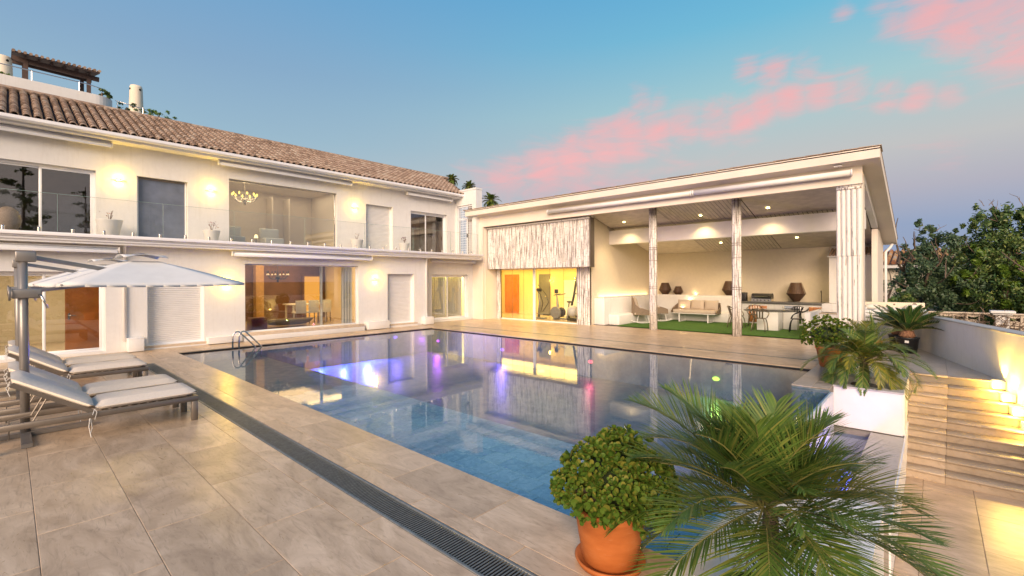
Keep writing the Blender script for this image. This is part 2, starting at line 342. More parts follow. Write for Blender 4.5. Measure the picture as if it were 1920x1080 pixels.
# pool tiles
m = Mt('pool_tile', 0.35); f = m.noise(11, 9, 0.72, dist=0.9); g = m.noise(1.6, 3); oi = m.rnd()
m.color(m.mix(0.5, m.ramp(f, [(0.25,(0.08,0.16,0.18)), (0.42,(0.18,0.30,0.33)), (0.55,(0.38,0.50,0.52)), (0.72,(0.80,0.78,0.62))]), m.ramp(oi, [(0,(0.14,0.27,0.31)), (0.5,(0.28,0.40,0.42)), (1,(0.48,0.54,0.48))]))); mt['pool_tile'] = m.m
m = Mt('pool_mosaic', 0.4); vo = m.n('ShaderNodeTexBrick'); m.l(m.co((1,1,1), False), vo.inputs['Vector']); vo.inputs['Scale'].default_value = 3.4; vo.offset = 0.5
vo.inputs['Color1'].default_value = (0.10,0.15,0.17,1); vo.inputs['Color2'].default_value = (0.22,0.26,0.25,1); vo.inputs['Mortar'].default_value = (0.14,0.16,0.16,1); vo.inputs['Mortar Size'].default_value = 0.01; vo.inputs['Brick Width'].default_value = 0.9; vo.inputs['Row Height'].default_value = 0.9
f = m.noise(5, 8, 0.7, rnd=False); m.color(m.mix(0.55, vo.outputs[0], m.ramp(f, [(0.3,(0.04,0.08,0.10)), (0.5,(0.14,0.19,0.20)), (0.7,(0.36,0.35,0.27))]))); mt['mosaic'] = m.m
# water
def watermat(name, tint, amp, base, sc=(1,1,1), nsc=3.5):
    m = bpy.data.materials.new(name); m.use_nodes = True; t = m.node_tree; t.nodes.clear(); N_ = t.nodes.new
    o = N_('ShaderNodeOutputMaterial'); tr = N_('ShaderNodeBsdfTransparent'); tr.inputs[0].default_value = tint
    g = N_('ShaderNodeBsdfGlossy'); g.inputs['Roughness'].default_value = 0.0; mx = N_('ShaderNodeMixShader'); tc = N_('ShaderNodeTexCoord'); mp = N_('ShaderNodeMapping'); mp.inputs['Scale'].default_value = sc
    n1 = N_('ShaderNodeTexNoise'); n1.inputs['Scale'].default_value = nsc; n1.inputs['Detail'].default_value = 4; n1.inputs['Roughness'].default_value = 0.6; n1.inputs['Distortion'].default_value = 0.4
    bp = N_('ShaderNodeBump'); bp.inputs['Strength'].default_value = 1.0; bp.inputs['Distance'].default_value = amp
    k = t.links.new; k(tc.outputs['Object'], mp.inputs[0]); k(mp.outputs[0], n1.inputs['Vector']); k(n1.outputs[0], bp.inputs['Height']); k(bp.outputs[0], g.inputs['Normal']); k(schlick(t, base, bp.outputs[0]), mx.inputs[0]); k(tr.outputs[0], mx.inputs[1]); k(g.outputs[0], mx.inputs[2]); k(mx.outputs[0], o.inputs[0]); return m
mt['water'] = watermat('pool_water', (0.62,0.81,0.96,1), 0.00045, 0.035, nsc=7)
mt['glass'] = glassmat('window_glass', (0.90,0.91,0.905), base=0.13)
mt['glass_clear'] = glassmat('clear_glass', (0.98,0.99,0.985), base=0.03)
mt['glass_edge'] = simple('glass_edge_green', (0.30,0.42,0.36), 0.2, var=0.1)
# barrel roof tiles
def rooftile(name, a, b, c_):
    m = Mt(name, 0.8, 0.3); r1 = m.rnd(True); r2 = m.rnd(); ad = m.n('ShaderNodeMath', operation='ADD'); m.l(r1, ad.inputs[0]); m.l(r2, ad.inputs[1]); fr = m.n('ShaderNodeMath', operation='FRACT'); m.l(ad.outputs[0], fr.inputs[0])
    base = m.ramp(fr.outputs[0], [(0.0, a), (0.35, b), (0.8, c_), (1.0, (0.44,0.36,0.28))]); f = m.noise(14, 7, 0.65)
    m.color(m.mix(m.ramp(f, [(0.45,(0,0,0)), (0.7,(0.55,0.55,0.55))]), base, (0.16,0.13,0.10))).bump(f, 0.3, 0.006); return m.m
mt['rooftile'] = rooftile('clay_roof_tile', (0.22,0.15,0.105), (0.33,0.23,0.165), (0.42,0.31,0.23))
mt['roofpan'] = simple('clay_pan_tile', (0.13,0.07,0.05), 0.85, var=0.3, ns=10, bump=0.3, bs=20)
# peeling white bamboo
def bamboomat(name, thr, rg=1.0):
    m = Mt(name, 0.55, 0.4); f = m.noise(5.5, 5, 0.6, scale=(4.5,4.5,0.22)); g = m.noise(24, 4, 0.6, scale=(2,2,0.5))
    peel = m.ramp(f, [(thr, (0,0,0)), (thr+0.02, (1,1,1))])
    sub = m.ramp(g, [(0.3,(0.17,0.145,0.125)), (0.6,(0.34,0.31,0.28))]); wh = m.ramp(g, [(0.2,(0.66,0.63,0.59)), (0.8,(0.82,0.79,0.75))])
    base = m.mix(peel, wh, sub)
    w = m.n('ShaderNodeTexWave', bands_direction='Z', wave_profile='SIN'); m.l(m.co((1,1,1)), w.inputs['Vector']); w.inputs['Scale'].default_value = 0.9; w.inputs['Distortion'].default_value = 0.0
    ring = m.ramp(w.outputs['Fac'], [(0.0,(1,1,1)), (0.012,(0,0,0))]); base = m.mix(ring, base, (0.40,0.37,0.33)) if rg else base
    m.color(base).bump(f, 0.3, 0.004); return m.m
mt['bamboo'] = bamboomat('peeling_white_bamboo', 0.522); mt['bamboo2'] = bamboomat('white_bamboo_post', 0.62, 0)
mt['plank'] = simple('ceiling_plank', (0.56,0.50,0.43), 0.6, var=0.14, ns=3, bump=0.15, bs=30)
mt['wood_door'] = simple('orange_wood', (0.52,0.17,0.035), 0.3, var=0.22, ns=3)
mt['wood_red'] = simple('carved_red_wood', (0.26,0.085,0.03), 0.45, var=0.5, ns=7, bump=0.8, bs=9, bd=0.03)
mt['wood_mid'] = simple('cabinet_wood', (0.42,0.17,0.06), 0.45, var=0.2, ns=5)
mt['room_cream'] = simple('room_cream_wall', (0.72,0.64,0.50), 0.9, var=0.03)
mt['room_brown'] = simple('room_brown_panel', (0.14,0.065,0.03), 0.6, var=0.2, ns=3)
mt['room_floor'] = simple('room_stone_floor', (0.46,0.38,0.28), 0.25, var=0.1, ns=2)
mt['curtain'] = simple('curtain_cloth', (0.70,0.68,0.60), 0.9, var=0.05)
mt['turf'] = simple('artificial_turf', (0.055,0.15,0.012), 0.9, var=0.35, ns=60, bump=0.9, bs=300, bd=0.02)
mt['soil'] = simple('potting_soil', (0.05,0.035,0.025), 0.95, var=0.3, ns=30, bump=0.6, bs=60, bd=0.01)
mt['garden'] = simple('garden_ground', (0.10,0.085,0.05), 0.95, var=0.35, ns=1.5, bump=0.5, bs=10)
mt['bark'] = simple('bark', (0.13,0.095,0.07), 0.9, var=0.35, ns=14, bump=0.7, bs=30, bd=0.02)
mt['twig'] = simple('dry_twig', (0.17,0.12,0.085), 0.9, var=0.3, ns=20)
def leafmat(name, cols, rough=0.45, trans=0.25, island=True, spec=0.4):
    m = Mt(name, rough, spec); r1 = m.rnd(island); base = m.ramp(r1, [(i/(len(cols)-1), c) for i, c in enumerate(cols)])
    f = m.noise(2.5, 4); base = m.mix(m.ramp(f, [(0.35,(0,0,0)), (0.7,(0.45,0.45,0.45))]), base, cols[0])
    m.color(base); tr = m.n('ShaderNodeBsdfTranslucent'); m.l(base, tr.inputs[0]); mx = m.n('ShaderNodeMixShader'); mx.inputs[0].default_value = trans
    m.l(m.b.outputs[0], mx.inputs[1]); m.l(tr.outputs[0], mx.inputs[2]); m.l(mx.outputs[0], m.out.inputs[0]); return m.m
mt['palm'] = leafmat('palm_leaflet', [(0.06,0.12,0.025), (0.11,0.20,0.035), (0.18,0.27,0.05), (0.32,0.31,0.07)])
mt['palm_y'] = leafmat('yellowing_palm', [(0.10,0.14,0.02), (0.22,0.22,0.03), (0.40,0.32,0.04)])
mt['rachis'] = simple('palm_rachis', (0.20,0.19,0.06), 0.5, var=0.2)
mt['cycas'] = leafmat('cycas_leaf', [(0.02,0.06,0.012), (0.04,0.095,0.02), (0.07,0.13,0.025)], 0.3, 0.12)
mt['jade'] = leafmat('jade_leaf', [(0.04,0.085,0.01), (0.07,0.135,0.016), (0.12,0.19,0.026), (0.22,0.20,0.035)], 0.5, 0.15, spec=0.15)
mt['leaf_dark'] = leafmat('dark_tree_leaf', [(0.045,0.095,0.03), (0.08,0.155,0.045), (0.13,0.20,0.055), (0.22,0.25,0.06)], 0.4, 0.2)
mt['leaf_blue'] = leafmat('grey_green_leaf', [(0.045,0.09,0.05), (0.08,0.135,0.065), (0.13,0.18,0.08)], 0.4, 0.2)
mt['leaf_lime'] = leafmat('lime_leaf', [(0.07,0.14,0.02), (0.14,0.24,0.03), (0.22,0.32,0.04)], 0.4, 0.3)
mt['leaf_red'] = leafmat('red_leaf', [(0.16,0.01,0.02), (0.28,0.02,0.04), (0.20,0.06,0.04)], 0.5, 0.2)
mt['black_metal'] = simple('black_metal', (0.025,0.025,0.027), 0.35, 0.5, var=0.15)
mt['bronze'] = simple('bronze_chair_metal', (0.20,0.165,0.13), 0.35, 0.7, var=0.1)
mt['dk_mosaic'] = simple('counter_mosaic', (0.10,0.10,0.10), 0.3, var=0.6, ns=45)
mt['rubber'] = simple('grey_rubber_ball', (0.42,0.41,0.38), 0.35, var=0.05)
mt['machine'] = simple('machine_grey', (0.20,0.20,0.19), 0.4, 0.3, var=0.1)
mt['breeze'] = simple('breeze_block_stone', (0.56,0.48,0.38), 0.85, var=0.12, ns=12, bump=0.3)
WARM = (1.0, 0.66, 0.22)
mt['glow_warm'] = emit('lamp_glow', (1.0,0.66,0.10), 2.4)
mt['glow_soft'] = emit('lamp_soft_glow', (1.0,0.72,0.30), 1.5)
def plight(name, loc, e, color=WARM, r=0.05, parent=None, typ='POINT', rot=None, size=None, spot=None, blend=0.5):
    ld = bpy.data.lights.new(name, typ); ld.energy = e; ld.color = color
    if typ in ('POINT', 'SPOT'): ld.shadow_soft_size = r
    if typ == 'AREA':
        ld.shape = 'RECTANGLE'; ld.size = size[0]; ld.size_y = size[1]
    if typ == 'SPOT': ld.spot_size = spot; ld.spot_blend = blend
    o = bpy.data.objects.new(name, ld); C.objects.link(o); o.location = loc
    if rot: o.rotation_euler = Vector(rot).to_track_quat('-Z', 'Y').to_euler()
    if parent is not None: adopt(o, parent)
    return o
# ================================================================== STRUCTURE
# far ground, one sheet below everything
g = MB(); g.add([(-900,-900,-1.75),(1200,-900,-1.75),(1200,1200,-1.75),(-900,1200,-1.75)], [(0,1,2,3)]); structure(g.build('ground', mt['garden']))
_tm = {}
def tile(parent, x0, x1, y0, y1, z, mat, name='tile', gap=0.0035, th=0.02):
    w = round(x1-x0, 3); h = round(y1-y0, 3)
    if w < 0.03 or h < 0.03: return
    k = (w, h, mat, th)
    if k not in _tm:
        b = 0.003; X, Y = w/2-gap/2, h/2-gap/2; mb = MB()
        vs = [(-X,-Y,-th),(X,-Y,-th),(X,Y,-th),(-X,Y,-th),(-X,-Y,-b),(X,-Y,-b),(X,Y,-b),(-X,Y,-b),(-X+b,-Y+b,0),(X-b,-Y+b,0),(X-b,Y-b,0),(-X+b,Y-b,0)]
        mb.add(vs, [(8,9,10,11),(0,1,5,4),(1,2,6,5),(2,3,7,6),(3,0,4,7),(4,5,9,8),(5,6,10,9),(6,7,11,10),(7,4,8,11)])
        _tm[k] = mb.mesh(name, mt[mat])
    o = bpy.data.objects.new(name, _tm[k]); C.objects.link(o); o.parent = parent
    o.location = ((x0+x1)/2, (y0+y1)/2, z + random.uniform(-0.0008, 0.0008)); return o
def col_tiles(parent, xa, xb, ya, yb, off, pitch, z, mat, along='y', **k):
    a, b = (ya, yb) if along == 'y' else (xa, xb); c = off + math.floor((a-off)/pitch)*pitch
    while c < b-1e-6:
        lo, hi = max(a, c), min(b, c+pitch)
        if along == 'y': tile(parent, xa, xb, lo, hi, z, mat, **k)
        else: tile(parent, lo, hi, ya, yb, z, mat, **k)
        c += pitch
TS, TL = 0.565, 1.13
# ---- pool deck (poured slab, grout bed, tiles on top)
deck = MB()
deck.box(-2.5,1.29,-1.35,3.0,16.9,-0.03); deck.box(3.0,14.95,-1.35,15.6,17.3,-0.03); deck.box(11.52,1.9,-1.35,16.9,14.95,-0.03)
deck.box(12.28,-1.2,-1.35,24,1.9,-0.03); deck.box(9.6,1.34,-1.35,12.28,1.9,-0.03); deck.box(16.9,1.9,-1.35,23.5,17.3,-0.03)
deck = structure(deck.build('pool_deck', mt['concrete']))
bed = MB()
bed.box(-2.5,1.29,-0.028,2.04,16.2,-0.006); bed.box(2.29,1.29,-0.028,3.045,16.2,-0.006); bed.box(2.04,13.4,-0.028,2.29,16.2,-0.006)
bed.box(3.045,14.93,-0.028,15.6,16.85,-0.006); bed.box(11.51,1.9,-0.028,12.62,14.93,-0.006); bed.box(12.70,1.9,-0.028,16.7,14.93,-0.006); bed.box(12.285,-1.1,-0.028,22,1.9,-0.006); bed.box(9.57,1.335,-0.028,12.285,1.9,-0.006)
bed.build('grout_bed', mt['grout'], deck)
edges = [0.14 + TS*k for k in range(-4, 4)]           # -2.12 ... 1.835
for i in range(-4, 3):
    a = 0.14+TS*i; col_tiles(deck, a, a+TS, 1.29, 16.2, 2.71 if (i % 2 == 0) else 2.15, TL, 0, 'tile')
col_tiles(deck, 1.835, 2.035, 1.29, 13.4, 2.15, TL, 0, 'tile'); col_tiles(deck, 2.298, 2.487, 1.29, 13.4, 2.15, TL, 0, 'tile')
col_tiles(deck, 1.835, 2.487, 13.4, 16.2, 2.15, TL, 0, 'tile')
col_tiles(deck, 2.487, 3.05, 1.29, 16.2, 2.71, TL, 0, 'tile')
k = 0; x = 3.05
while x < 15.5:
    xe = min(x+TS, 15.5); col_tiles(deck, x, xe, 14.92, 16.2 if xe < 12.3 else 16.8, 2.15+0.565*(k % 2), TL, 0, 'tile'); x += TS; k += 1
k = 0; x = 11.5
for (xa, xb) in [(11.5,12.05),(12.05,12.615),(12.705,13.27),(13.27,13.835),(13.835,14.40),(14.40,14.965),(14.965,15.53),(15.53,16.095),(16.095,16.66)]:
    col_tiles(deck, xa, xb, 1.9, 14.92, 2.5+0.565*(k % 2), TL, 0, 'tile'); k += 1
col_tiles(deck, 15.53, 16.45, 14.92, 16.06, 2.5, TL, 0, 'tile')
k = 0; y = -1.4
while y < 1.9:
    ye = min(y+0.6, 1.9)
    if y >= 0.97: col_tiles(deck, 9.55 if y > 1.3 else 12.28, 21.9, max(y, 1.335) if y > 1.3 else y, ye, 12.28+0.6*(k % 2), 1.2, 0, 'tile_grey', along='x')
    else: col_tiles(deck, 12.28, 21.9, y, ye, 12.8+0.6*(k % 2), 1.2, 0, 'tile_grey', along='x')
    y += 0.6; k += 1
# near part right of the planter opening handled by the planter coping
# ---- narrow slot grate along the far side of the pool
t = thing('slot_drain', 'narrow slot drain running along the pavilion side of the pool', 'drain', (12.66, 8, 0))
fr = MB(); fr.box(12.618,1.9,-0.028,12.63,14.9,0.001); fr.box(12.69,1.9,-0.028,12.702,14.9,0.001); fr.build('frame', mt['zinc'], t)
b = MB(); b.box(12.63,1.9,-0.028,12.69,14.9,-0.022); b.build('channel', mt['dark'], t)
b = MB(); y = 1.91
while y < 14.9: b.box(12.63,y,-0.006,12.69,y+0.014,0); y += 0.036
stuff(b.build('bar', mt['zinc'], t))
# ---- wide grate beside the pool
t = thing('drain_grate', 'long grey steel drain grate set in the tiles beside the pool', 'drain grate', (2.2, 7, 0))
fr = MB(); fr.box(2.037,1.29,-0.03,2.062,13.4,0.002); fr.box(2.268,1.29,-0.03,2.293,13.4,0.002); fr.build('frame', mt['zinc'], t, bevel=0.002, seg=1)
b = MB(); b.box(2.062,1.29,-0.03,2.268,13.4,-0.029); b.build('channel', mt['dark'], t)
bm_ = MB(); bm_.box(-0.138,-0.0045,-0.004,0.068,0.0045,0); bme = bm_.mesh('bar', mt['zinc'])
y = 1.31; nb = 0; rest = MB()
while y < 13.4:
    if nb < 300: o = bpy.data.objects.new('bar', bme); C.objects.link(o); o.location = (0, y-7, 0); o.parent = t
    else: rest.box(2.062, y-0.0045, -0.004, 2.268, y+0.0045, 0)
    y += 0.0265; nb += 1
stuff(rest.build('bar_row', mt['zinc'], t))
# ---- the pool
pool = MB()
pool.box(3.05,1.33,-1.8,11.5,14.92,-1.75)
pb = MB()
pb.add([(5.15,1.33,-0.95),(11.5,1.33,-0.95),(11.5,14.92,-0.95),(5.15,14.92,-0.95)], [(0,1,2,3)])
pb.add([(3.05,14.92,-0.95),(11.5,14.92,-0.95),(11.5,14.92,-0.02),(3.05,14.92,-0.02)], [(0,1,2,3)])
pb.add([(11.5,1.9,-0.95),(11.5,14.92,-0.95),(11.5,14.92,-0.02),(11.5,1.9,-0.02)], [(0,1,2,3)])
pb.add([(3.05,1.33,-0.6),(3.05,14.92,-0.6),(3.05,14.92,-0.02),(3.05,1.33,-0.02)], [(0,1,2,3)])
pb.add([(5.15,1.33,-0.95),(5.15,14.92,-0.95),(5.15,14.92,-0.34),(5.15,1.33,-0.34)], [(0,1,2,3)])
pb.add([(9.57,1.33,-0.95),(9.57,1.9,-0.95),(9.57,1.9,-0.02),(9.57,1.33,-0.02)], [(0,1,2,3)]); pb.add([(9.57,1.9,-0.95),(11.5,1.9,-0.95),(11.5,1.9,-0.02),(9.57,1.9,-0.02)], [(0,1,2,3)])
pb.add([(3.05,1.331,-0.95),(9.57,1.331,-0.95),(9.57,1.331,-0.05),(3.05,1.331,-0.05)], [(0,1,2,3)])
pb.add([(3.05,1.33,-0.35),(5.15,1.33,-0.35),(5.15,14.92,-0.35),(3.05,14.92,-0.35)], [(0,1,2,3)])
pool = structure(pb.build('pool_basin', mt['mosaic']))
# dark overflow slot under the coping on the two far sides
sl_ = MB(); sl_.box(3.06,14.895,-0.075,11.48,14.915,-0.024); sl_.box(11.475,1.92,-0.075,11.495,14.89,-0.024); sl_.build('overflow_slot', mt['dark'], pool)
# tiles of the shallow shelf
kx = 0; x = 3.06
while x < 5.1:
    xe = min(x+0.3, 5.14); y = 1.34+0.15*(kx % 2)
    while y < 14.9:
        if y < 9.0: tile(pool, x, xe, y, min(y+0.3, 14.9), -0.32, 'pool_tile', gap=0.008, th=0.02)
        y += 0.3
    x += 0.3; kx += 1
# two steps along the shelf
MB().box(5.152,1.34,-0.948,5.46,14.9,-0.56).build('step', mt['mosaic'], pool); MB().box(5.461,1.34,-0.948,5.78,14.9,-0.76).build('step', mt['mosaic'], pool)
w = MB(); w.add([(3.05,1.30,-0.045),(9.57,1.30,-0.045),(9.57,1.9,-0.045),(11.475,1.9,-0.045),(11.475,14.895,-0.045),(3.05,14.895,-0.045)], [(0,1,2,3,4,5)])
structure(w.build('pool_water', mt['water']))
# spill wall, lower shelf, catch basin
structure(MB().box(3.05,1.27,-0.80,9.57,1.328,-0.052).build('spill_wall', mt['white']))
b = MB(); b.box(6.32,0.36,-1.74,12.28,0.80,-0.74); b.box(9.86,0.80,-1.74,12.0,1.33,-0.74); low = structure(b.build('lower_shelf', mt['concrete']))
for i in range(6): tile(low, 6.32+0.6*i, min(6.32+0.6*(i+1), 9.99), 0.362, 0.80, -0.72, 'tile_grey')
structure(MB().box(3.2,0.8,-1.7,9.86,1.27,-1.1).build('catch_basin', mt['mosaic']))
w = MB(); w.add([(3.2,0.8,-0.80),(9.86,0.8,-0.80),(9.86,1.27,-0.80),(3.2,1.27,-0.80)], [(0,1,2,3)]); structure(w.build('catch_water', mt['water']))
structure(MB().box(6.32,0.34,-1.36,12.3,0.362,-0.722).build('side_wall', mt['white']))
structure(MB().box(-2.5,1.26,-1.36,3.05,1.288,-0.004).build('deck_edge', mt['white']))
# lower terrace
lf = structure(MB().box(-3,-4,-1.70,12.0,1.26,-1.376).build('lower_terrace', mt['grout']))
k = 0; y = -2.7
while y < 0.34:
    ye = min(y+0.57, 0.34)
    if y > -2.8:
        c = 1.2 if k % 2 else 1.8
        col_tiles(lf, 2.0, 10.0, y, ye, c-0.2, 1.14, -1.35, 'tile', along='x')
    y += 0.57 if y > -2.69 else 0.55; k += 1
# ---- white planter box between pool and steps, open on top
t = thing('planter_box', 'white rendered planter box with grey stone top beside the steps', 'planter', (11.1, 0.85, -0.72))
b = MB(); b.box(10.0,0.38,-0.72,10.12,1.33,-0.03); b.box(10.12,1.28,-0.72,12.28,1.33,-0.03); b.box(10.12,0.362,-1.36,12.28,0.50,-0.03); b.box(11.25,0.5,-0.72,12.28,1.28,-0.03)
b.build('box', mt['white'], t)
b = MB(); b.box(9.985,0.362,-0.028,10.2,1.335,0.0); b.box(10.2,0.362,-0.028,12.28,0.64,0); b.box(10.2,1.30,-0.028,12.28,1.335,0); b.box(11.2,0.64,-0.028,12.28,1.30,0); b.build('coping', mt['greycap'], t)
MB().box(10.12,0.5,-0.6,11.25,1.28,-0.35).build('soil', mt['soil'], t)
# ---- the steps
stp = structure(MB().box(9.9,-2.6,-1.72,12.2,0.33,-1.36).build('steps', mt['concrete']))
for k in range(9):
    xt = 12.28-0.29*k; zt = -0.15*k
    yr = -0.9-0.29*(12.28-xt)
    cuts = [0.36, -0.21+0.02*k*0.5, -1.25, -2.2, -3.0]
    for a, bb in zip(cuts[:-1], cuts[1:]):
        tile_y0, tile_y1 = bb, a
        # riser
        r = MB(); r.box(xt+0.004-0.0, tile_y0+0.002, zt-0.15, xt+0.022, tile_y1-0.002, zt-0.032); r.build('riser', mt['step'], stp)
        if k > 0:
            r = MB(); r.box(xt-0.028, tile_y0+0.002, zt-0.03, xt+0.292, tile_y1-0.002, zt); r.build('tread', mt['step'], stp, bevel=0.006, seg=1)
    MB().box(xt+0.022,-3.0,-1.5,xt+0.30,0.355,zt-0.032).build('step_core', mt['concrete'], stp)
for a, bb in ((0.36,-0.21),(-0.21,-0.98)):
    MB().box(12.25, bb+0.002, -0.03, 12.40, a-0.002, 0.003).build('tread', mt['step'], stp, bevel=0.006, seg=1)
# ---- oblique garden wall
wl = thing('garden_wall', 'long slanting white rendered wall with grey cap right of the steps', 'wall', (14, -0.5, 0))
dx, dy = 17.15-12.47, 0.45+0.91; ln = math.hypot(dx, dy); ux, uy = dx/ln, dy/ln; nx, ny = uy, -ux   # outward (away from deck)
P0 = (12.47-5.6*ux, -0.91-5.6*uy); P1 = (17.3, 0.49)
def wpoly(o0, o1, p0, p1): return [(p0[0]+nx*o0, p0[1]+ny*o0), (p1[0]+nx*o0, p1[1]+ny*o0), (p1[0]+nx*o1, p1[1]+ny*o1), (p0[0]+nx*o1, p0[1]+ny*o1)]
MB().prism(wpoly(0, 0.2, P0, P1), -1.5, 0.90).build('wall', mt['wall'], wl)
MB().prism(wpoly(-0.02, 0.24, P0, P1), 0.902, 0.935).build('cap', mt['greycap'], wl, bevel=0.006)
# cube lights that climb the steps along the wall
for i, (s, z) in enumerate(((-0.17,-0.05),(-0.52,-0.20),(-0.88,-0.36),(-1.25,-0.52))):
    cx, cy = 12.47+ux*s, -0.91+uy*s; cx -= nx*0.10; cy -= ny*0.10
    lab = ['topmost white cube light at the head of the steps by the slanting wall','white cube light one step below the topmost on the slanting wall','third white cube light down the slanting wall, at the picture edge','lowest white cube light along the slanting wall'][i]
    t = thing('step_light', lab, 'step light', (cx, cy, z-0.08), 'cube lights beside the steps')
    rz = math.atan2(uy, ux); MB().obox((cx,cy,z-0.01),0.17,0.17,0.14,rz).build('body', mt['white'], t, bevel=0.006)
    MB().obox((cx,cy,z+0.062),0.12,0.12,0.006,rz).build('lens', mt['glow_soft'], t)
    plight('step_light_up', (cx+nx*0.02, cy+ny*0.02, z+0.09), 34.0, (1.0,0.62,0.10), 0.04, t, 'SPOT', (nx*0.35, ny*0.35, 1), spot=math.radians(75), blend=0.6)
    plight('step_light_glow', (cx-nx*0.12-ux*0.16, cy-ny*0.12-uy*0.16, z-0.02), 7.0, (1.0,0.62,0.12), 0.05, t)

# ================================================================== HOUSE
hs = thing('house', 'long white two storey villa with clay tile roof left of the pool', 'house', (6, 17, 0))
LY = 16.2
holes = [(-2.0,1.74,0.06,2.16),(2.62,3.98,0.10,2.18),(5.1,9.03,0.26,2.46),(10.3,11.58,0.14,2.17)]
b = MB(); b.holed('y', LY, LY+0.25, -3.0, 12.3, 0, 2.90, holes); b.box(12.3,16.2,0,12.301,16.2,2.9) if False else None
b.box(12.05,16.452,0,12.299,16.8,2.9)
b.holed('y', 16.8, 17.05, 12.3, 15.5, 0, 2.90, [(12.98,15.2,0.08,2.17)])
b.holed('x', 12.30, 12.302, 16.2, 16.8, 0, 2.9, [])
b.build('wall', mt['wall'], hs)
UY = 17.85
uh = [(-2.0,1.72,3.12,5.12),(2.65,3.94,3.12,5.12),(5.13,9.01,3.25,5.44),(10.31,11.62,3.15,5.18),(12.59,14.74,3.12,5.14)]
b = MB(); b.holed('y', UY, UY+0.22, -3.0, 15.3, 3.0, 6.0, uh); b.build('wall', mt['wall'], hs)
# balcony slab with moulded fascia
b = MB(); b.box(-3,15.86,2.87,15.2,17.9,3.08); b.build('balcony_slab', mt['wall'], hs)
b = MB(); b.box(-3,15.80,2.99,15.2,15.859,3.10); b.box(-3,15.74,3.03,15.25,15.799,3.115); b.box(-3,15.83,2.93,15.18,15.859,2.985); b.build('balcony_gutter', mt['alu'], hs, bevel=0.006)
b = MB(); b.box(-3,15.87,3.082,15.2,17.84,3.115); b.build('balcony_floor', mt['greycap'], hs)
# plinths and sills
b = MB(); b.box(4.98,16.02,0.16,9.16,16.2,0.255); b.build('window_sill', simple('sill_stone', (0.55,0.44,0.33), 0.4, var=0.12, ns=8), hs, bevel=0.006)
b = MB(); b.box(4.98,15.96,0.001,9.16,16.199,0.158); b.build('plinth', mt['white'], hs, bevel=0.004)
b = MB(); b.box(2.55,16.12,0.04,4.05,16.199,0.10); b.build('window_sill', bpy.data.materials['sill_stone'], hs); b = MB(); b.box(2.5,16.10,0.001,4.1,16.199,0.038); b.build('plinth', mt['white'], hs)
b = MB(); b.box(10.2,16.12,0.08,11.7,16.199,0.14); b.build('window_sill', bpy.data.materials['sill_stone'], hs); b = MB(); b.box(10.2,16.10,0.001,11.7,16.199,0.078); b.build('plinth', mt['white'], hs)
b = MB(); b.box(12.8,16.70,0.001,15.3,16.799,0.078); b.build('plinth', mt['white'], hs)
# sliding windows: frame + sash per leaf + pane
def slider(par, y, x0, x1, z0, z1, mull, fw=0.06, deep=0.10, name='window', first=True):
    f = MB(); f.box(x0,y,z0,x0+fw,y+deep,z1); f.box(x1-fw,y,z0,x1,y+deep,z1); f.box(x0+fw,y,z1-fw,x1-fw,y+deep,z1); f.box(x0+fw,y,z0,x1-fw,y+deep,z0+fw*0.8)
    wnd = f.build(name, mt['alu'], par, bevel=0.004)
    ms = [x0+fw]+list(mull)+[x1-fw]
    for i in range(len(ms)-1):
        a, c = ms[i], ms[i+1]; yy = y+0.02+0.035*(i % 2); s = MB(); q = 0.05
        if i > 0: a -= 0.02
        if i < len(ms)-2: c += 0.02
        s.box(a,yy,z0+fw*0.8,a+q,yy+0.03,z1-fw); s.box(c-q,yy,z0+fw*0.8,c,yy+0.03,z1-fw); s.box(a+q,yy,z1-fw-q,c-q,yy+0.03,z1-fw); s.box(a+q,yy,z0+fw*0.8,c-q,yy+0.03,z0+fw*0.8+q)
        s.build('sash', mt['alu'], wnd, bevel=0.003, seg=1)
        p = MB(); p.box(a+q,yy+0.012,z0+fw*0.8+q,c-q,yy+0.018,z1-fw-q); p.build('pane', mt['glass'], wnd)
    return wnd
slider(hs, 16.32, -2.0, 1.74, 0.06, 2.16, (-0.6, 0.60))
slider(hs, 16.92, 12.98, 15.2, 0.08, 2.17, (14.0,))
slider(hs, 17.97, -2.0, 1.72, 3.12, 5.12, (-0.7, 0.60))
slider(hs, 17.97, 12.59, 14.74, 3.12, 5.14, (13.55,))
def fixedwin(y, x0, x1, z0, z1, fm, sub=None):
    f = MB(); q = 0.035; f.box(x0,y,z0,x0+q,y+0.06,z1); f.box(x1-q,y,z0,x1,y+0.06,z1); f.box(x0+q,y,z1-q,x1-q,y+0.06,z1); f.box(x0+q,y,z0,x1-q,y+0.06,z0+q)
    wnd = f.build('window', fm, hs, bevel=0.003, seg=1); MB().box(x0+q,y+0.02,z0+q,x1-q,y+0.03,z1-q).build('pane', mt['glass'], wnd); return wnd
fixedwin(16.34, 5.1, 9.03, 0.26, 2.46, mt['alu']); fixedwin(17.99, 5.13, 9.01, 3.25, 5.44, mt['steel'])
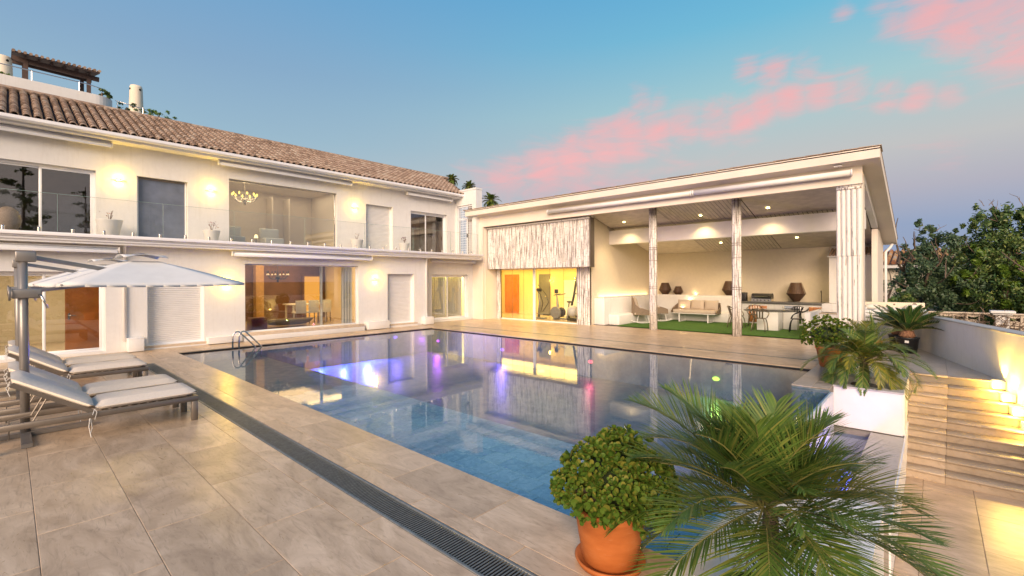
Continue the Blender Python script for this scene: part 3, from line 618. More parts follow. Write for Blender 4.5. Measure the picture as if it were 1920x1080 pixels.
# roller shutters, every slat a part
slat_cache = {}
def shutter(x0, x1, y, z0, z1, mat, pitch=0.055):
    key = (round(x1-x0,3), mat.name)
    if key not in slat_cache:
        s = MB(); w = (x1-x0)/2; h = pitch
        pr = [(0,0),(-0.010,0.008),(-0.012,h*0.5),(-0.010,h-0.012),(0,h-0.005)]
        for xx in (-w, w): s.v += [(xx, p[0], p[1]) for p in pr]
        s.f = [(0,5,6,1),(1,6,7,2),(2,7,8,3),(3,8,9,4),(4,9,5,0)]
        slat_cache[key] = s.mesh('slat', mat)
    fr_ = MB(); fr_.box(x0-0.001,y-0.03,z0,x0+0.045,y+0.03,z1); fr_.box(x1-0.045,y-0.03,z0,x1+0.001,y+0.03,z1); fr_.box(x0+0.045,y-0.015,z0,x1-0.045,y+0.02,z0+0.05)
    sh = fr_.build('roller_shutter', mt['alu'], hs)
    MB().box(x0,y+0.012,z0,x1,y+0.02,z1).build('backing', mat, sh)
    z = z0+0.05
    while z < z1:
        o = bpy.data.objects.new('slat', slat_cache[key]); C.objects.link(o); o.location = Vector(((x0+x1)/2, y, z)); o.parent = sh; o.matrix_parent_inverse = Matrix.Translation(-wloc(sh)); z += pitch
shutter(2.62, 3.98, 16.40, 0.10, 2.18, mt['shutter']); shutter(10.3, 11.58, 16.40, 0.14, 2.17, mt['shutter']); shutter(10.31, 11.62, 18.03, 3.15, 5.18, mt['shutter'])
# blue-grey screen blind in the upper opening
f = MB(); f.box(2.66,17.97,3.12,2.70,18.02,5.11); f.box(3.89,17.97,3.12,3.93,18.02,5.11); wb = f.build('window', mt['alu'], hs); MB().box(2.70,17.99,3.12,3.89,18.0,5.05).build('screen_blind', mt['blind'], wb); MB().box(2.70,17.975,5.05,3.89,18.03,5.11).build('blind_box', mt['taupe'], wb)
# glass balustrade
y0 = 15.84
xs = [-2.6,-0.9,0.83,2.93,4.70,6.86,9.1,11.3,13.3,14.95]
for a, c in zip(xs[:-1], xs[1:]):
    o = MB().box(a+0.008,y0,3.14,c-0.008,y0+0.012,4.06).build('glass_panel', mt['glass_clear'], hs)
    MB().box(a+0.008,y0-0.001,4.06,c-0.008,y0+0.013,4.066).build('glass_edge', mt['glass_edge'], o)
    MB().box(c-0.012,y0-0.001,3.14,c-0.007,y0+0.013,4.06).build('glass_edge', mt['glass_edge'], o)
cl = MB(); cl.tube([(0,0,0),(0,0,0.10)], [0.036,0.036], 10, cap=False); cl.ball((0,0,0.10), 0.036, 0.036, 0.03, 10, 6); cme = cl.mesh('clamp', mt['steel'], True)
x = -0.08-0.585*4
while x < 14.8:
    o = bpy.data.objects.new('clamp', cme); C.objects.link(o); o.location = (x, y0-0.035, 3.10); adopt(o, hs); o.location = (x, y0-0.035, 3.10); x += 0.585
# gate wall at the end of the balcony
gx = 15.3
b = MB(); b.holed('x', gx, gx+0.22, 16.33, 18.05, 3.08, 6.32, [(16.62,17.72,3.08,5.62)]); b.box(gx-0.02,16.31,6.322,gx+0.40,18.05,6.40); b.box(gx+0.222,16.33,3.08,gx+0.40,16.52,6.32); b.build('end_wall', mt['wall'], hs)
gt = MB(); gt.box(gx+0.05,16.62,4.93,gx+0.09,17.72,4.97); gt.box(gx+0.05,16.62,5.55,gx+0.09,17.72,5.60); gt.box(gx+0.05,17.68,3.1,gx+0.09,17.72,5.6); gt.box(gx+0.05,17.02,3.1,gx+0.09,17.06,4.93)
gate = gt.build('lattice_gate', mt['alu'], hs)
y = 16.66
while y < 17.68: MB().box(gx+0.06,y,3.1,gx+0.072,y+0.012,5.55).build('bar', mt['alu'], gate); y += 0.105
z = 3.2
while z < 5.5: MB().box(gx+0.075,16.62,z,gx+0.085,17.68,z+0.012).build('bar', mt['alu'], gate); z += 0.12
MB().box(gx+0.045,16.98,4.02,gx+0.05,17.06,4.2).build('lock', mt['black'], gate)
MB().box(gx+0.9,16.45,3.08,gx+1.0,17.84,4.9).build('rear_wall', mt['white'], hs)
# eaves
b = MB(); b.box(-3,17.38,5.97,15.35,17.849,6.03); b.build('soffit', mt['wall'], hs)
b = MB(); b.box(-3,17.36,6.035,15.4,17.379,6.14); b.build('fascia', mt['wall'], hs)
gp = [(17.36,6.15),(17.35,6.06),(17.30,6.03),(17.24,6.04),(17.20,6.08),(17.20,6.16),(17.215,6.16),(17.22,6.085),(17.25,6.055),(17.30,6.045),(17.335,6.07),(17.345,6.15)]
b = MB(); n = len(gp); b.v = [(-3,p[0],p[1]) for p in gp]+[(15.38,p[0],p[1]) for p in gp]; b.f = [(i,(i+1)%n,n+(i+1)%n,n+i) for i in range(n)]+[tuple(range(n)), tuple(reversed(range(n,2*n)))]
b.build('gutter', mt['alu'], hs, smooth=False)
# roof: underlay and barrel tiles
SL = math.atan2(7.80-6.13, 3.7); cs, sn = math.cos(SL), math.sin(SL)
roof = MB().slab([(-3,17.28,6.10),(15.35,17.28,6.10),(17.0,21.0,7.78),(-3,21.0,7.78)], 0.05).build('roof', mt['roofpan'], hs)
def arc_tile(mb, x, y, z, r0, r1, ln, th=0.014, n=6, flip=False):
    """tapered barrel tile running up the slope from (x,y,z)"""
    o = len(mb.v)
    for (q, rr) in ((0, r0), (ln, r1)):
        for rad in (rr, rr-th):
            for i in range(n+1):
                a = PI*i/n; hx = rad*math.cos(a); hz = rad*math.sin(a)*(-1 if flip else 1)
                mb.v.append((x+hx, y+q*cs-hz*sn, z+q*sn+hz*cs))
    m_ = n+1
    for i in range(n):
        mb.f.append((o+i, o+i+1, o+2*m_+i+1, o+2*m_+i)); mb.f.append((o+m_+i+1, o+m_+i, o+3*m_+i, o+3*m_+i+1)); mb.f.append((o+i+1, o+i, o+m_+i, o+m_+i+1))
    mb.f.append((o, o+2*m_, o+3*m_, o+m_)); mb.f.append((o+n, o+m_+n, o+3*m_+n, o+2*m_+n))
PT = 0.217; ROW = 0.245; NR = 17
pan = MB()
x = -2.9
while x < 16.6:
    q0 = 0 if x < 15.3 else (x-15.3)*2.3
    pan2 = MB()
    yy, zz = 17.27+q0*cs, 6.105+q0*sn
    if q0 < 4.0: arc_tile(pan, x+PT/2, yy, zz+0.085, 0.085, 0.085, 4.05-q0, flip=True)
    x += PT
stuff(pan.build('pan_tiles', mt['roofpan'], roof))
tm = MB(); arc_tile(tm, 0, 0, 0, 0.090, 0.064, 0.30, th=0.018); tme = tm.mesh('roof_tile', mt['rooftile'], False)
restt = MB(); cnt = 0; x = -0.75
cols = []
while x < 17.0: cols.append(x); x += PT
for ci, x in enumerate(cols):
    q0 = 0 if x < 15.35 else (x-15.35)*2.35
    for r in range(NR):
        q = r*ROW
        if q < q0 or q > 4.03: continue
        jx, jz = random.uniform(-0.006,0.006), random.uniform(0,0.006)
        if cnt < 300:
            o = bpy.data.objects.new('roof_tile', tme); C.objects.link(o); adopt(o, roof); o.location = (x+jx, 17.22+q*cs, 6.155+q*sn+jz); o.rotation_euler = (random.uniform(-0.01,0.01), 0, random.uniform(-0.02,0.02)); cnt += 1
        else: arc_tile(restt, x+jx, 17.22+q*cs, 6.155+q*sn+jz, 0.090, 0.064, 0.30, th=0.018, n=5)
x = -2.9
while x < -0.8:
    for r in range(NR): arc_tile(restt, x, 17.22+r*ROW*cs, 6.155+r*ROW*sn, 0.090, 0.064, 0.30, th=0.018, n=5)
    x += PT
stuff(restt.build('roof_tiles', mt['rooftile'], roof))
x = -2.8; rg = MB()
while x < 17.0:
    rg.tube([(x, 21.0, 7.86+random.uniform(0,0.006)), (x+0.40, 21.0, 7.875)], [0.095,0.085], 8); x += 0.36
stuff(rg.build('ridge_tiles', mt['rooftile'], roof))
# downpipes
def downpipe(x, y, ztop, zbot, off):
    MB().tube([(x-0.03,y-off,3.0),(x-0.03,y-off,2.93),(x,y-0.04,2.80),(x,y-0.04,zbot)], 0.038, 10).build('downpipe', mt['alu'], hs, smooth=True)
downpipe(2.13, 16.2, 3.0, 0.3, 0.30); downpipe(12.2, 16.2, 3.0, 0.3, 0.30)
# white boxes at the foot of the wall
def cover(x0, x1, y0, z1, z0, label, lid=True):
    t = thing('equipment_cover', label, 'box', ((x0+x1)/2, y0+0.1, 0), 'white covers along the foot of the house wall')
    MB().box(x0,y0,z0,x1,16.195 if x1 < 12.1 else 16.195,z1).build('box', mt['white'], t, bevel=0.006)
    MB().box(x0-0.006,y0-0.006,z1+0.002,x1+0.006,16.195,z1+0.014).build('lid', mt['alu'], t, bevel=0.003)
cover(2.16, 2.50, 15.86, 0.36, 0.015, 'tall white box at the foot of the left downpipe')
cover(4.02, 4.94, 15.93, 0.20, 0.02, 'long low white box between left shutter and big window')
cover(9.28, 10.22, 15.93, 0.30, 0.02, 'low white box between big window and right shutter')
cover(11.95, 12.42, 15.93, 0.33, 0.02, 'white box at the foot of the right downpipe')
# retractable awnings
def awning(x0, x1, y, z, label, r=0.055, ywall=None):
    t = thing('awning', label, 'awning', ((x0+x1)/2, y, z), 'closed awnings above the house windows')
    MB().tube([(x0,y,z),(x1,y,z)], r, 12).build('roll', mt['alu'], t, smooth=True)
    b = MB(); b.box(x0,y-r*0.4,z+r+0.002,x1,y+r*0.9,z+r+0.03); b.build('hood', mt['white'], t, bevel=0.006)
    b = MB(); b.box(x0+0.02,y-0.085,z-r-0.03,x1-0.02,y-0.045,z-r+0.045); b.build('front_bar', mt['alu'], t, bevel=0.008)
    for xx in (x0-0.025, x1): MB().box(xx,y-0.09,z-0.075,xx+0.025,y+0.07,z+0.075).build('end_cap', mt['white'], t, bevel=0.01)
    for q in (0.2,0.8):
        xx = x0+(x1-x0)*q; MB().box(xx-0.04,y+r,z-0.02,xx+0.04,ywall,z+0.06).build('bracket', mt['alu'], t)
awning(-2.2, 2.04, 17.62, 5.87, 'closed white awning above the upper left balcony door', ywall=17.85)
awning(4.77, 9.52, 17.62, 5.87, 'closed white awning above the upper window with the chandelier', ywall=17.85)
awning(12.24, 14.85, 17.62, 5.87, 'short closed white awning above the upper right sliding door', ywall=17.85)
awning(-2.2, 1.98, 16.0, 2.74, 'closed white awning above the ground floor door at far left', ywall=16.2)
awning(4.69, 9.45, 16.0, 2.76, 'closed white awning above the big ground floor window', ywall=16.2)
awning(12.75, 15.45, 16.6, 2.80, 'short closed awning above the yellow lit sliding window', ywall=16.8)
# wall lamps
def sconce(x, yw, z, label, e):
    t = thing('wall_lamp', label, 'wall lamp', (x, yw, z), 'up and down wall lamps on the house')
    b = MB(); pts = [(-0.17,0),(-0.14,-0.05),(0,-0.10),(0.14,-0.05),(0.17,0)]
    b.prism([(x+p[0], yw+p[1]-0.003) for p in pts], z-0.011, z+0.011); b.build('shade', mt['white'], t, bevel=0.003, seg=1)
    for s_ in (1, -1):
        g_ = MB(); g_.box(x-0.055,yw-0.045,z+0.0125 if s_ > 0 else z-0.06,x+0.055,yw-0.006,z+0.06 if s_ > 0 else z-0.0125); g_.build('bulb', mt['glow_warm'], t, bevel=0.012)
        plight('wall_light', (x, yw-0.085, z+s_*0.075), e, (1.0,0.60,0.045), 0.03, t)
ES = 9.0
sconce(2.22, UY, 4.91, 'upper wall lamp left of the blue grey blind', ES); sconce(4.59, UY, 4.93, 'upper wall lamp between the blue grey blind and the chandelier window', ES*0.9)
sconce(9.79, UY, 4.95, 'upper wall lamp between the chandelier window and the white shutter', ES*0.8)
sconce(4.58, LY, 1.82, 'ground floor wall lamp behind the parasol tip', ES); sconce(9.73, LY, 1.94, 'ground floor wall lamp right of the big window', ES*0.8)
sconce(-1.0+0.0, UY, 4.9, 'upper wall lamp far left outside the picture', 0.1) if False else None
# ================================================================== ROOMS BEHIND THE HOUSE WINDOWS
def room(name, x0, x1, y0, y1, z0, z1, wall, floor, ceil=None, back=None):
    """open on the window side (y0)"""
    b = MB(); b.box(x0-0.06,y0,z0,x0,y1,z1); b.box(x1,y0,z0,x1+0.06,y1,z1); b.box(x0-0.06,y0,z1,x1+0.06,y1,z1+0.05)
    o = b.build(name+'_wall', wall, hs); b = MB(); b.box(x0-0.06,y1,z0,x1+0.06,y1+0.05,z1+0.05); b.build(name+'_back_wall', back or wall, hs)
    MB().box(x0-0.06,y0,z0-0.04,x1+0.06,y1,z0).build(name+'_floor', floor, hs); return o
room('study', -2.6, 2.3, 16.46, 20.0, 0.05, 2.6, mt['room_cream'], mt['room_floor'])
room('living_room', 4.7, 10.0, 16.46, 21.0, 0.24, 2.8, mt['room_cream'], mt['room_floor'], back=mt['room_brown'])
room('bay_room', 12.7, 15.4, 17.06, 19.0, 0.05, 2.6, mt['room_cream'], mt['room_floor'])
room('hall', 4.9, 9.6, 18.08, 21.5, 3.15, 5.75, mt['room_cream'], mt['room_floor'])
room('bedroom', -2.6, 2.3, 18.08, 21.5, 3.12, 5.6, mt['room_brown'], mt['room_floor'])
room('loft', 12.4, 15.0, 18.08, 20.5, 3.12, 5.6, mt['room_brown'], mt['room_floor'], back=simple('tan_wall', (0.36,0.25,0.16), 0.8))
dr = thing('wooden_door', 'plain orange wooden door standing open inside the left glass door', 'door', (1.34, 16.75, 0.05))
MB().box(1.0,16.72,0.06,1.72,16.765,2.12).build('leaf', mt['wood_door'], dr, bevel=0.004)
MB().tube([(1.07,16.71,1.02),(1.07,16.67,1.02),(1.20,16.67,1.02)], 0.011, 8).build('handle', mt['steel'], dr, smooth=True)
MB().box(1.05,16.712,0.92,1.09,16.72,1.08).build('lock_plate', mt['steel'], dr)
cu = MB()
def curtain(mb, x0, x1, y, z0, z1, amp=0.03, wl=0.11):
    n = int((x1-x0)/wl*6)+2; o = len(mb.v)
    for i in range(n):
        x = x0+(x1-x0)*i/(n-1); yy = y+amp*math.sin(2*PI*(x-x0)/wl)
        mb.v += [(x, yy, z0), (x, yy, z1)]
    for i in range(n-1): mb.f.append((o+2*i, o+2*i+2, o+2*i+3, o+2*i+1))
    return mb
def curt(x0, x1, y, z0, z1, label, **k):
    o = curtain(MB(), x0, x1, y, z0, z1, **k).build('curtain', mt['curtain'], None, smooth=True); tag(o, label, 'curtain'); return o
curt(8.55, 8.97, 16.62, 0.25, 2.5, 'pale curtain gathered at the right end of the big ground floor window')
curt(7.75, 7.86, 16.70, 0.25, 2.5, 'narrow pale curtain hanging inside the big ground floor window')
curt(13.0, 14.1, 17.2, 0.08, 2.3, 'sheer curtain behind the left leaf of the yellow lit sliding window', amp=0.02)
curt(14.15, 15.18, 17.25, 0.08, 2.3, 'pale curtain behind the right leaf of the yellow lit sliding window')
plight('bay_room_light', (14.1,18.0,2.55), 95, (1.0,0.86,0.35), typ='AREA', rot=(0,0,-1), size=(2.2,1.4))
plight('study_light', (0.4,17.6,2.55), 40, (1.0,0.78,0.48), typ='AREA', rot=(0,0,-1), size=(1.0,1.0))
# living room content
lr = thing('doorway', 'orange lit doorway seen deep in the living room', 'doorway', (8.9, 20.9, 0.25))
MB().box(9.0,20.90,0.25,9.75,20.95,2.1).build('lit_panel', emit('corridor_glow', (1.0,0.42,0.06), 0.55), lr); b = MB(); b.box(8.9,20.86,0.25,8.99,20.96,2.2); b.box(9.76,20.86,0.25,9.85,20.96,2.2); b.box(8.99,20.86,2.11,9.76,20.96,2.2); b.build('frame', mt['room_brown'], lr)
for (xa, xb) in ((5.2,5.55),(6.9,7.2)): MB().box(xa,20.6,0.25,xb,20.95,2.6).build('wall_pier', simple('ochre_wall', (0.42,0.26,0.10), 0.8), hs)
t = thing('daybed', 'low boat shaped daybed inside the big ground floor window', 'daybed', (6.9, 17.4, 0.25))
b = MB(); b.lathe((0,0,0), [(0.42,0.0),(0.62,0.05),(0.72,0.14),(0.74,0.20),(0.70,0.20),(0.64,0.15),(0.0,0.14)], 24); b.v = [(6.9+p[0]*1.2, 17.35+p[1]*0.55, 0.32+p[2]) for p in b.v]; b.build('shell', mt['wicker'], t, smooth=True)
t = thing('red_planter', 'dark red cube planter with a spiky plant inside the big window', 'planter', (5.75, 17.0, 0.25))
MB().box(5.5,16.85,0.25,6.0,17.3,0.66).build('pot', simple('dark_red_glaze', (0.14,0.01,0.03), 0.3), t, bevel=0.01)
t2 = thing('dining_table', 'dining table with pale chairs deep in the living room', 'table', (8.1, 18.8, 0.25))
MB().box(7.4,18.3,0.95,8.9,19.2,0.99).build('tabletop', mt['white'], t2, bevel=0.005)
for xx in (7.5,8.8):
    for yy in (18.4,19.1): MB().box(xx-0.03,yy-0.03,0.25,xx+0.03,yy+0.03,0.95).build('leg', mt['white'], t2)
for i in range(3):
    xx = 7.55+0.5*i; t = thing('dining_chair', ['left','middle','right'][i]+' pale dining chair in front of the living room table', 'chair', (xx,18.0,0.25), 'dining chairs in the living room')
    MB().box(xx-0.2,17.85,0.66,xx+0.2,18.2,0.72).build('seat', mt['curtain'], t, bevel=0.01); MB().box(xx-0.2,17.82,0.72,xx+0.2,17.87,1.15).build('backrest', mt['curtain'], t, bevel=0.01)
    for a in (-0.17,0.17):
        for c in (17.86,18.17): MB().box(xx+a-0.015,c-0.015,0.25,xx+a+0.015,c+0.015,0.66).build('leg', mt['wicker'], t)
plight('living_room_light', (7.2,19.4,2.75), 55, (1.0,0.62,0.25), typ='AREA', rot=(0,0,-1), size=(3.4,2.6))
plight('living_room_light_window', (8.6,17.6,2.75), 26, (1.0,0.66,0.25), typ='AREA', rot=(0,0,-1), size=(1.6,1.6))
# chandeliers
def chandelier(x, y, z, label, lit, mat, narm=8, rr=0.42):
    t = thing('chandelier', label, 'chandelier', (x, y, z))
    b = MB(); b.lathe((x,y,z), [(0.02,-0.30),(0.05,-0.26),(0.03,-0.2),(0.10,-0.14),(0.06,-0.06),(0.02,0.0),(0.03,0.1),(0.012,0.14),(0.012,0.6)], 10); b.build('stem', mat, t, smooth=True)
    for i in range(narm):
        a = 2*PI*i/narm+0.2; ca, sa = math.cos(a), math.sin(a)
        ar = MB(); ar.tube(bez((x,y,z-0.12),(x+ca*rr*0.6,y+sa*rr*0.6,z-0.28),(x+ca*rr,y+sa*rr,z-0.02),6), 0.012, 6); arm = ar.build('arm', mat, t, smooth=True)
        MB().lathe((x+ca*rr,y+sa*rr,z-0.02), [(0.02,0),(0.055,0.01),(0.03,0.03),(0.014,0.035),(0.014,0.07)], 8).build('candle', mt['white'], arm, smooth=True)
        MB().lathe((x+ca*rr,y+sa*rr,z+0.055), [(0.004,0),(0.026,0.03),(0.02,0.07),(0.003,0.11)], 8).build('flame_bulb', mt['glow_warm'] if lit else mat, arm, smooth=True)
    return t
ch = chandelier(5.95, 18.9, 5.02, 'lit chandelier with flame bulbs inside the large upper window', True, mt['steel'], 10, 0.40)
plight('chandelier_light', (5.95, 18.9, 5.0), 16, (1.0,0.74,0.40), 0.25, ch)
chandelier(7.15, 19.0, 2.15, 'unlit dark chandelier inside the big ground floor window', False, mt['black_metal'], 8, 0.38)
plight('hall_light', (7.9,19.8,5.7), 20, (1.0,0.80,0.58), typ='AREA', rot=(0,0,-1), size=(3.0,2.4))
# upper hall furnishings
t = thing('table_lamp', 'small glowing table lamp inside the large upper window', 'lamp', (6.2, 18.5, 3.15)); MB().lathe((6.2,18.5,3.15), [(0.09,0),(0.09,0.02),(0.02,0.04),(0.02,0.34)], 10).build('base', mt['wicker'], t); MB().lathe((6.2,18.5,3.5), [(0.07,0),(0.04,0.12)], 12).build('lamp_shade', mt['glow_soft'], t)
for i, xx in enumerate((5.55, 6.9)):
    t = thing('armchair', ['left','right'][i]+' cream armchair low in the large upper window', 'armchair', (xx,18.9,3.15), 'armchairs in the upper hall'); MB().box(xx-0.35,18.6,3.16,xx+0.35,19.2,3.55).build('seat', mt['curtain'], t, bevel=0.05); MB().box(xx-0.35,19.1,3.56,xx+0.35,19.3,3.95).build('backrest', mt['curtain'], t, bevel=0.05)
b = MB(); b.box(7.6,20.8,3.16,7.65,21.45,5.5); b.box(8.3,20.8,3.16,8.35,21.45,5.5); b.build('hall_partition', mt['room_cream'], hs)

# ================================================================== ROOF TERRACE ABOVE
tr = thing('roof_terrace', 'white rounded roof terrace above the clay tile roof', 'terrace', (0, 23, 7))
def rounded(x0, y0, x1, y1, r, n=8):
    p = [(x0, y0)]
    for i in range(n+1): a = -PI/2+PI/2*i/n; p.append((x1-r+r*math.cos(a), y0+r+r*math.sin(a)))
    return p+[(x1, y1), (x0, y1)]
MB().prism(rounded(-4,21.9,2.62,28,0.5), 6.8, 8.55).build('parapet', mt['wall'], tr)
MB().prism(rounded(-4,22.1,4.2,27,0.7), 6.8, 8.22).build('lower_parapet', mt['wall'], tr)
rl = MB(); rl.tube([(-3,22.0,8.93),(1.9,22.0,8.88),(2.35,22.1,8.85),(2.55,22.4,8.83),(2.58,23,8.83)], 0.018, 8); rl.build('railing', mt['steel'], tr, smooth=True)
for xx in (-1.8,-0.6,0.55,1.7): MB().tube([(xx,22.0,8.5),(xx,22.0,8.9)], 0.014, 6).build('railing_post', mt['steel'], tr)
MB().tube([(2.7,22.3,8.6),(3.6,22.3,8.50),(3.95,22.45,8.48),(4.1,22.9,8.48)], 0.015, 8).build('railing', mt['steel'], tr, smooth=True)
for xx in (2.75,3.5): MB().tube([(xx,22.3,8.2),(xx,22.3,8.55)], 0.012, 6).build('railing_post', mt['steel'], tr)
pg = thing('pergola', 'dark wooden pergola with tiled roof on the roof terrace', 'pergola', (1.3, 24.8, 8.5))
dk = simple('dark_pergola_wood', (0.075,0.045,0.035), 0.7, var=0.2)
for (xx, yy) in ((0.45,24),(2.12,24),(0.45,26.4),(2.12,26.4)): MB().box(xx-0.06,yy-0.06,8.3,xx+0.06,yy+0.06,9.85 if yy < 25 else 10.5).build('post', dk, pg)
MB().bar((0.1,24,9.84),(2.42,24,9.78),0.10,0.16).build('beam', dk, pg); MB().bar((0.1,26.4,10.5),(2.42,26.4,10.45),0.10,0.16).build('beam', dk, pg)
for i in range(6): xx = 0.45+i*0.335; MB().bar((xx,23.8,9.88),(xx,26.6,10.58),0.06,0.09).build('rafter', dk, pg)
pr_ = MB().slab([(0.1,23.55,9.96),(2.4,23.55,9.92),(2.4,26.8,10.72),(0.1,26.8,10.76)], 0.05).build('roof', dk, pg)
for i in range(17):
    xx = 0.15+i*0.14; MB().tube([(xx,23.5,9.955),(xx,26.8,10.77)], [0.05,0.045], 6).build('roof_tile', mt['rooftile'], pr_)
MB().box(0.2,26.6,8.3,3.0,26.8,9.4).build('rear_wall', mt['room_cream'], pg)
def chimney(x, y, z0, z1, r, label):
    t = thing('chimney', label, 'chimney', (x, y, z0))
    MB().lathe((x,y,z0), [(r,0),(r*0.98,(z1-z0)*0.5),(r*0.88,(z1-z0)*0.95),(r*0.80,z1-z0),(r*0.6,z1-z0),(r*0.6,z1-z0-0.2)], 24).build('shaft', mt['room_cream'], t, smooth=True)
    for a in (-PI/2+0.5, PI+0.3, 0.6): MB().tube([(x+math.cos(a)*r*0.7,y+math.sin(a)*r*0.7,z1-0.17),(x+math.cos(a)*r*0.925,y+math.sin(a)*r*0.925,z1-0.17)], 0.045, 8).build('vent_hole', mt['dark'], t)
chimney(3.55, 24, 8.1, 9.88, 0.24, 'tall tapered round chimney among terrace plants'); chimney(-0.1, 24, 8.3, 9.80, 0.25, 'round cream chimney cut by the left picture edge beside the pergola')

# ================================================================== PAVILION (pool house)
pv = thing('pool_house', 'white pool house with mono pitch roof, bamboo front and open lounge', 'building', (18, 9, 0))
WX = 15.5; ZB = 4.47
b = MB(); b.holed('x', WX, WX+0.14, 1.4, 16.85, 0, 4.98, [(1.3,16.08,-0.1,ZB)]); b.box(WX+0.142,16.05,0,16.5,16.12,4.98); b.build('wall', mt['cream'], pv)
# thin ceiling return behind lintel
RZ = lambda x: 5.0-0.233*(x-15.1)          # roof underside
# roof slab with fascia
rf = MB().slab([(15.1,1.0,5.30),(22.6,1.0,3.46),(22.6,16.9,3.46),(15.1,16.9,5.30)], 0.06).build('roof', mt['cream'], pv)
b = MB(); b.box(15.1,1.0,5.02,15.14,16.9,5.27); b.build('fascia', mt['cream'], rf)
b = MB(); b.slab([(15.141,1.0,5.24),(22.6,1.0,3.40),(22.6,1.06,3.40),(15.141,1.06,5.24)], 0.22); b.build('side_fascia', mt['cream'], rf)
b = MB(); b.slab([(15.141,1.061,5.05),(22.55,1.061,3.23),(22.55,16.9,3.23),(15.141,16.9,5.05)], 0.02); b.build('soffit', mt['cream'], rf)
MB().box(22.55,1.0,3.18,22.6,16.9,3.40).build('rear_fascia', mt['wall'], rf)
y = 1.0; i = 0
tl = MB(); tl.slab([(-0.03,-0.235,0.016),(0.40,-0.235,-0.075),(0.40,0.235,-0.062),(-0.03,0.235,0.03)], 0.018); tlm = tl.mesh('verge_tile', mt['rooftile'])
y = 1.2
while y < 16.9:
    o = bpy.data.objects.new('verge_tile', tlm); C.objects.link(o); adopt(o, rf); o.location = (15.1, y, 5.315+random.uniform(-0.003,0.004)); y += 0.40
x = 15.3
while x < 22.5:
    o = bpy.data.objects.new('verge_tile', tlm); C.objects.link(o); adopt(o, rf); o.location = (x, 1.06, 5.31-0.245*(x-15.1)); o.scale = (1,0.3,1); x += 0.4
# side wall, rear wall, partitions
b = MB(); b.box(15.642,1.40,0,16.05,1.56,4.80); b.build('side_wall', mt['cream'], pv)
MB().box(20.0,1.40,0,22.4,1.56,3.6).build('side_wall', mt['cream'], pv)
b = MB(); b.box(16.05,1.40,4.62,20.0,1.56,4.72) if False else b.slab([(16.052,1.40,4.80),(19.998,1.40,3.85),(19.998,1.56,3.85),(16.052,1.56,4.80)], 0.22); b.build('side_beam', mt['wall'], pv)
MB().box(22.2,1.562,0,22.4,10.6,3.55).build('rear_wall', mt['room_cream'], pv)
MB().box(16.5,10.62,0,22.2,10.80,4.7).build('partition_wall', mt['room_cream'], pv)
# ceiling of planks : panels with alternating direction
CZ = lambda x: 4.70-0.245*(x-16.05)
MB().slab([(15.645,1.57,CZ(15.645)+0.03),(22.19,1.57,CZ(22.19)+0.03),(22.19,10.6,CZ(22.19)+0.03),(15.645,10.6,CZ(15.645)+0.03)], 0.012).build('ceiling', mt['dark'], pv)
ceil = [c for c in pv.children if c.name.startswith('ceiling')][0]
bays_x = [(15.66,18.15),(18.15,20.2),(20.2,22.18)]; bays_y = [(1.6,4.75),(4.75,7.75),(7.75,10.58)]
for ix, (xa, xb) in enumerate(bays_x):
    for iy, (ya, yb) in enumerate(bays_y):
        if (ix+iy) % 2 == 0:      # planks along y
            x = xa
            while x < xb-0.03:
                x2 = min(x+0.125, xb); MB().slab([(x+0.011,ya+0.02,CZ(x)),(x2-0.011,ya+0.02,CZ(x2)),(x2-0.011,yb-0.02,CZ(x2)),(x+0.011,yb-0.02,CZ(x))], 0.015).build('plank', mt['plank'], ceil); x += 0.125
        else:
            y = ya
            while y < yb-0.03:
                y2 = min(y+0.14, yb); MB().slab([(xa+0.02,y+0.011,CZ(xa)),(xb-0.02,y+0.011,CZ(xb)),(xb-0.02,y2-0.011,CZ(xb)),(xa+0.02,y2-0.011,CZ(xa))], 0.015).build('plank', mt['plank'], ceil); y += 0.14
MB().box(18.0,1.562,3.46,18.3,10.618,4.06).build('beam', simple('beam_bright_white', (0.88,0.85,0.82), 0.6, var=0.03, ns=4), pv, bevel=0.01)
# bamboo front panel
def bamboo(y0, y1, x, z0, z1, r, mat, par, name='bamboo_pole', jit=0.0):
    y = y0+r; mb = None
    k = (round(r,4), round(z1-z0,2), mat.name)
    while y < y1-r*0.5:
        rr = r*random.uniform(0.86,1.05)
        if mb is None or True:
            o_ = MB(); n = 7; zt = z1+random.uniform(-jit, 0); zs = [z0]; z = z0+random.uniform(0.15,0.45)
            while z < zt-0.1: zs += [z-0.008, z, z+0.008]; z += random.uniform(0.38,0.5)
            zs.append(zt)
            prof = []
            for q, z in enumerate(zs): prof.append((rr*(1.025 if (q % 3 == 2 and q < len(zs)-1) else 1.0), z))
            for (rad, z) in prof:
                for i in range(n): a = PI/2+PI*i/(n-1); o_.v.append((x+rad*math.cos(a), y+rad*math.sin(a), z))
            for i in range(len(prof)-1):
                for j in range(n-1): o_.f.append((i*n+j, (i+1)*n+j, (i+1)*n+j+1, i*n+j+1))
            o_.f.append(tuple(range(n))); o_.f.append(tuple((len(prof)-1)*n+i for i in reversed(range(n))))
            o_.build(name, mat, par, smooth=False)
        y += 2*rr+0.002
bp_ = MB().box(15.80,10.18,2.43,15.86,16.04,4.45).build('bamboo_screen', mt['taupe'], pv)
bamboo(10.22, 16.04, 15.80, 2.435, 4.36, 0.043, mt['bamboo'], bp_)
MB().box(15.70,10.18,4.37,15.86,16.04,4.44).build('top_rail', mt['bamboo2'], bp_, bevel=0.01)
MB().box(15.87,10.62,2.47,16.48,16.04,2.50).build('recess_ceiling', mt['wall'], bp_)
MB().box(15.87,10.45,2.43,16.5,10.60,4.60).build('screen_return', mt['bamboo2'], bp_)
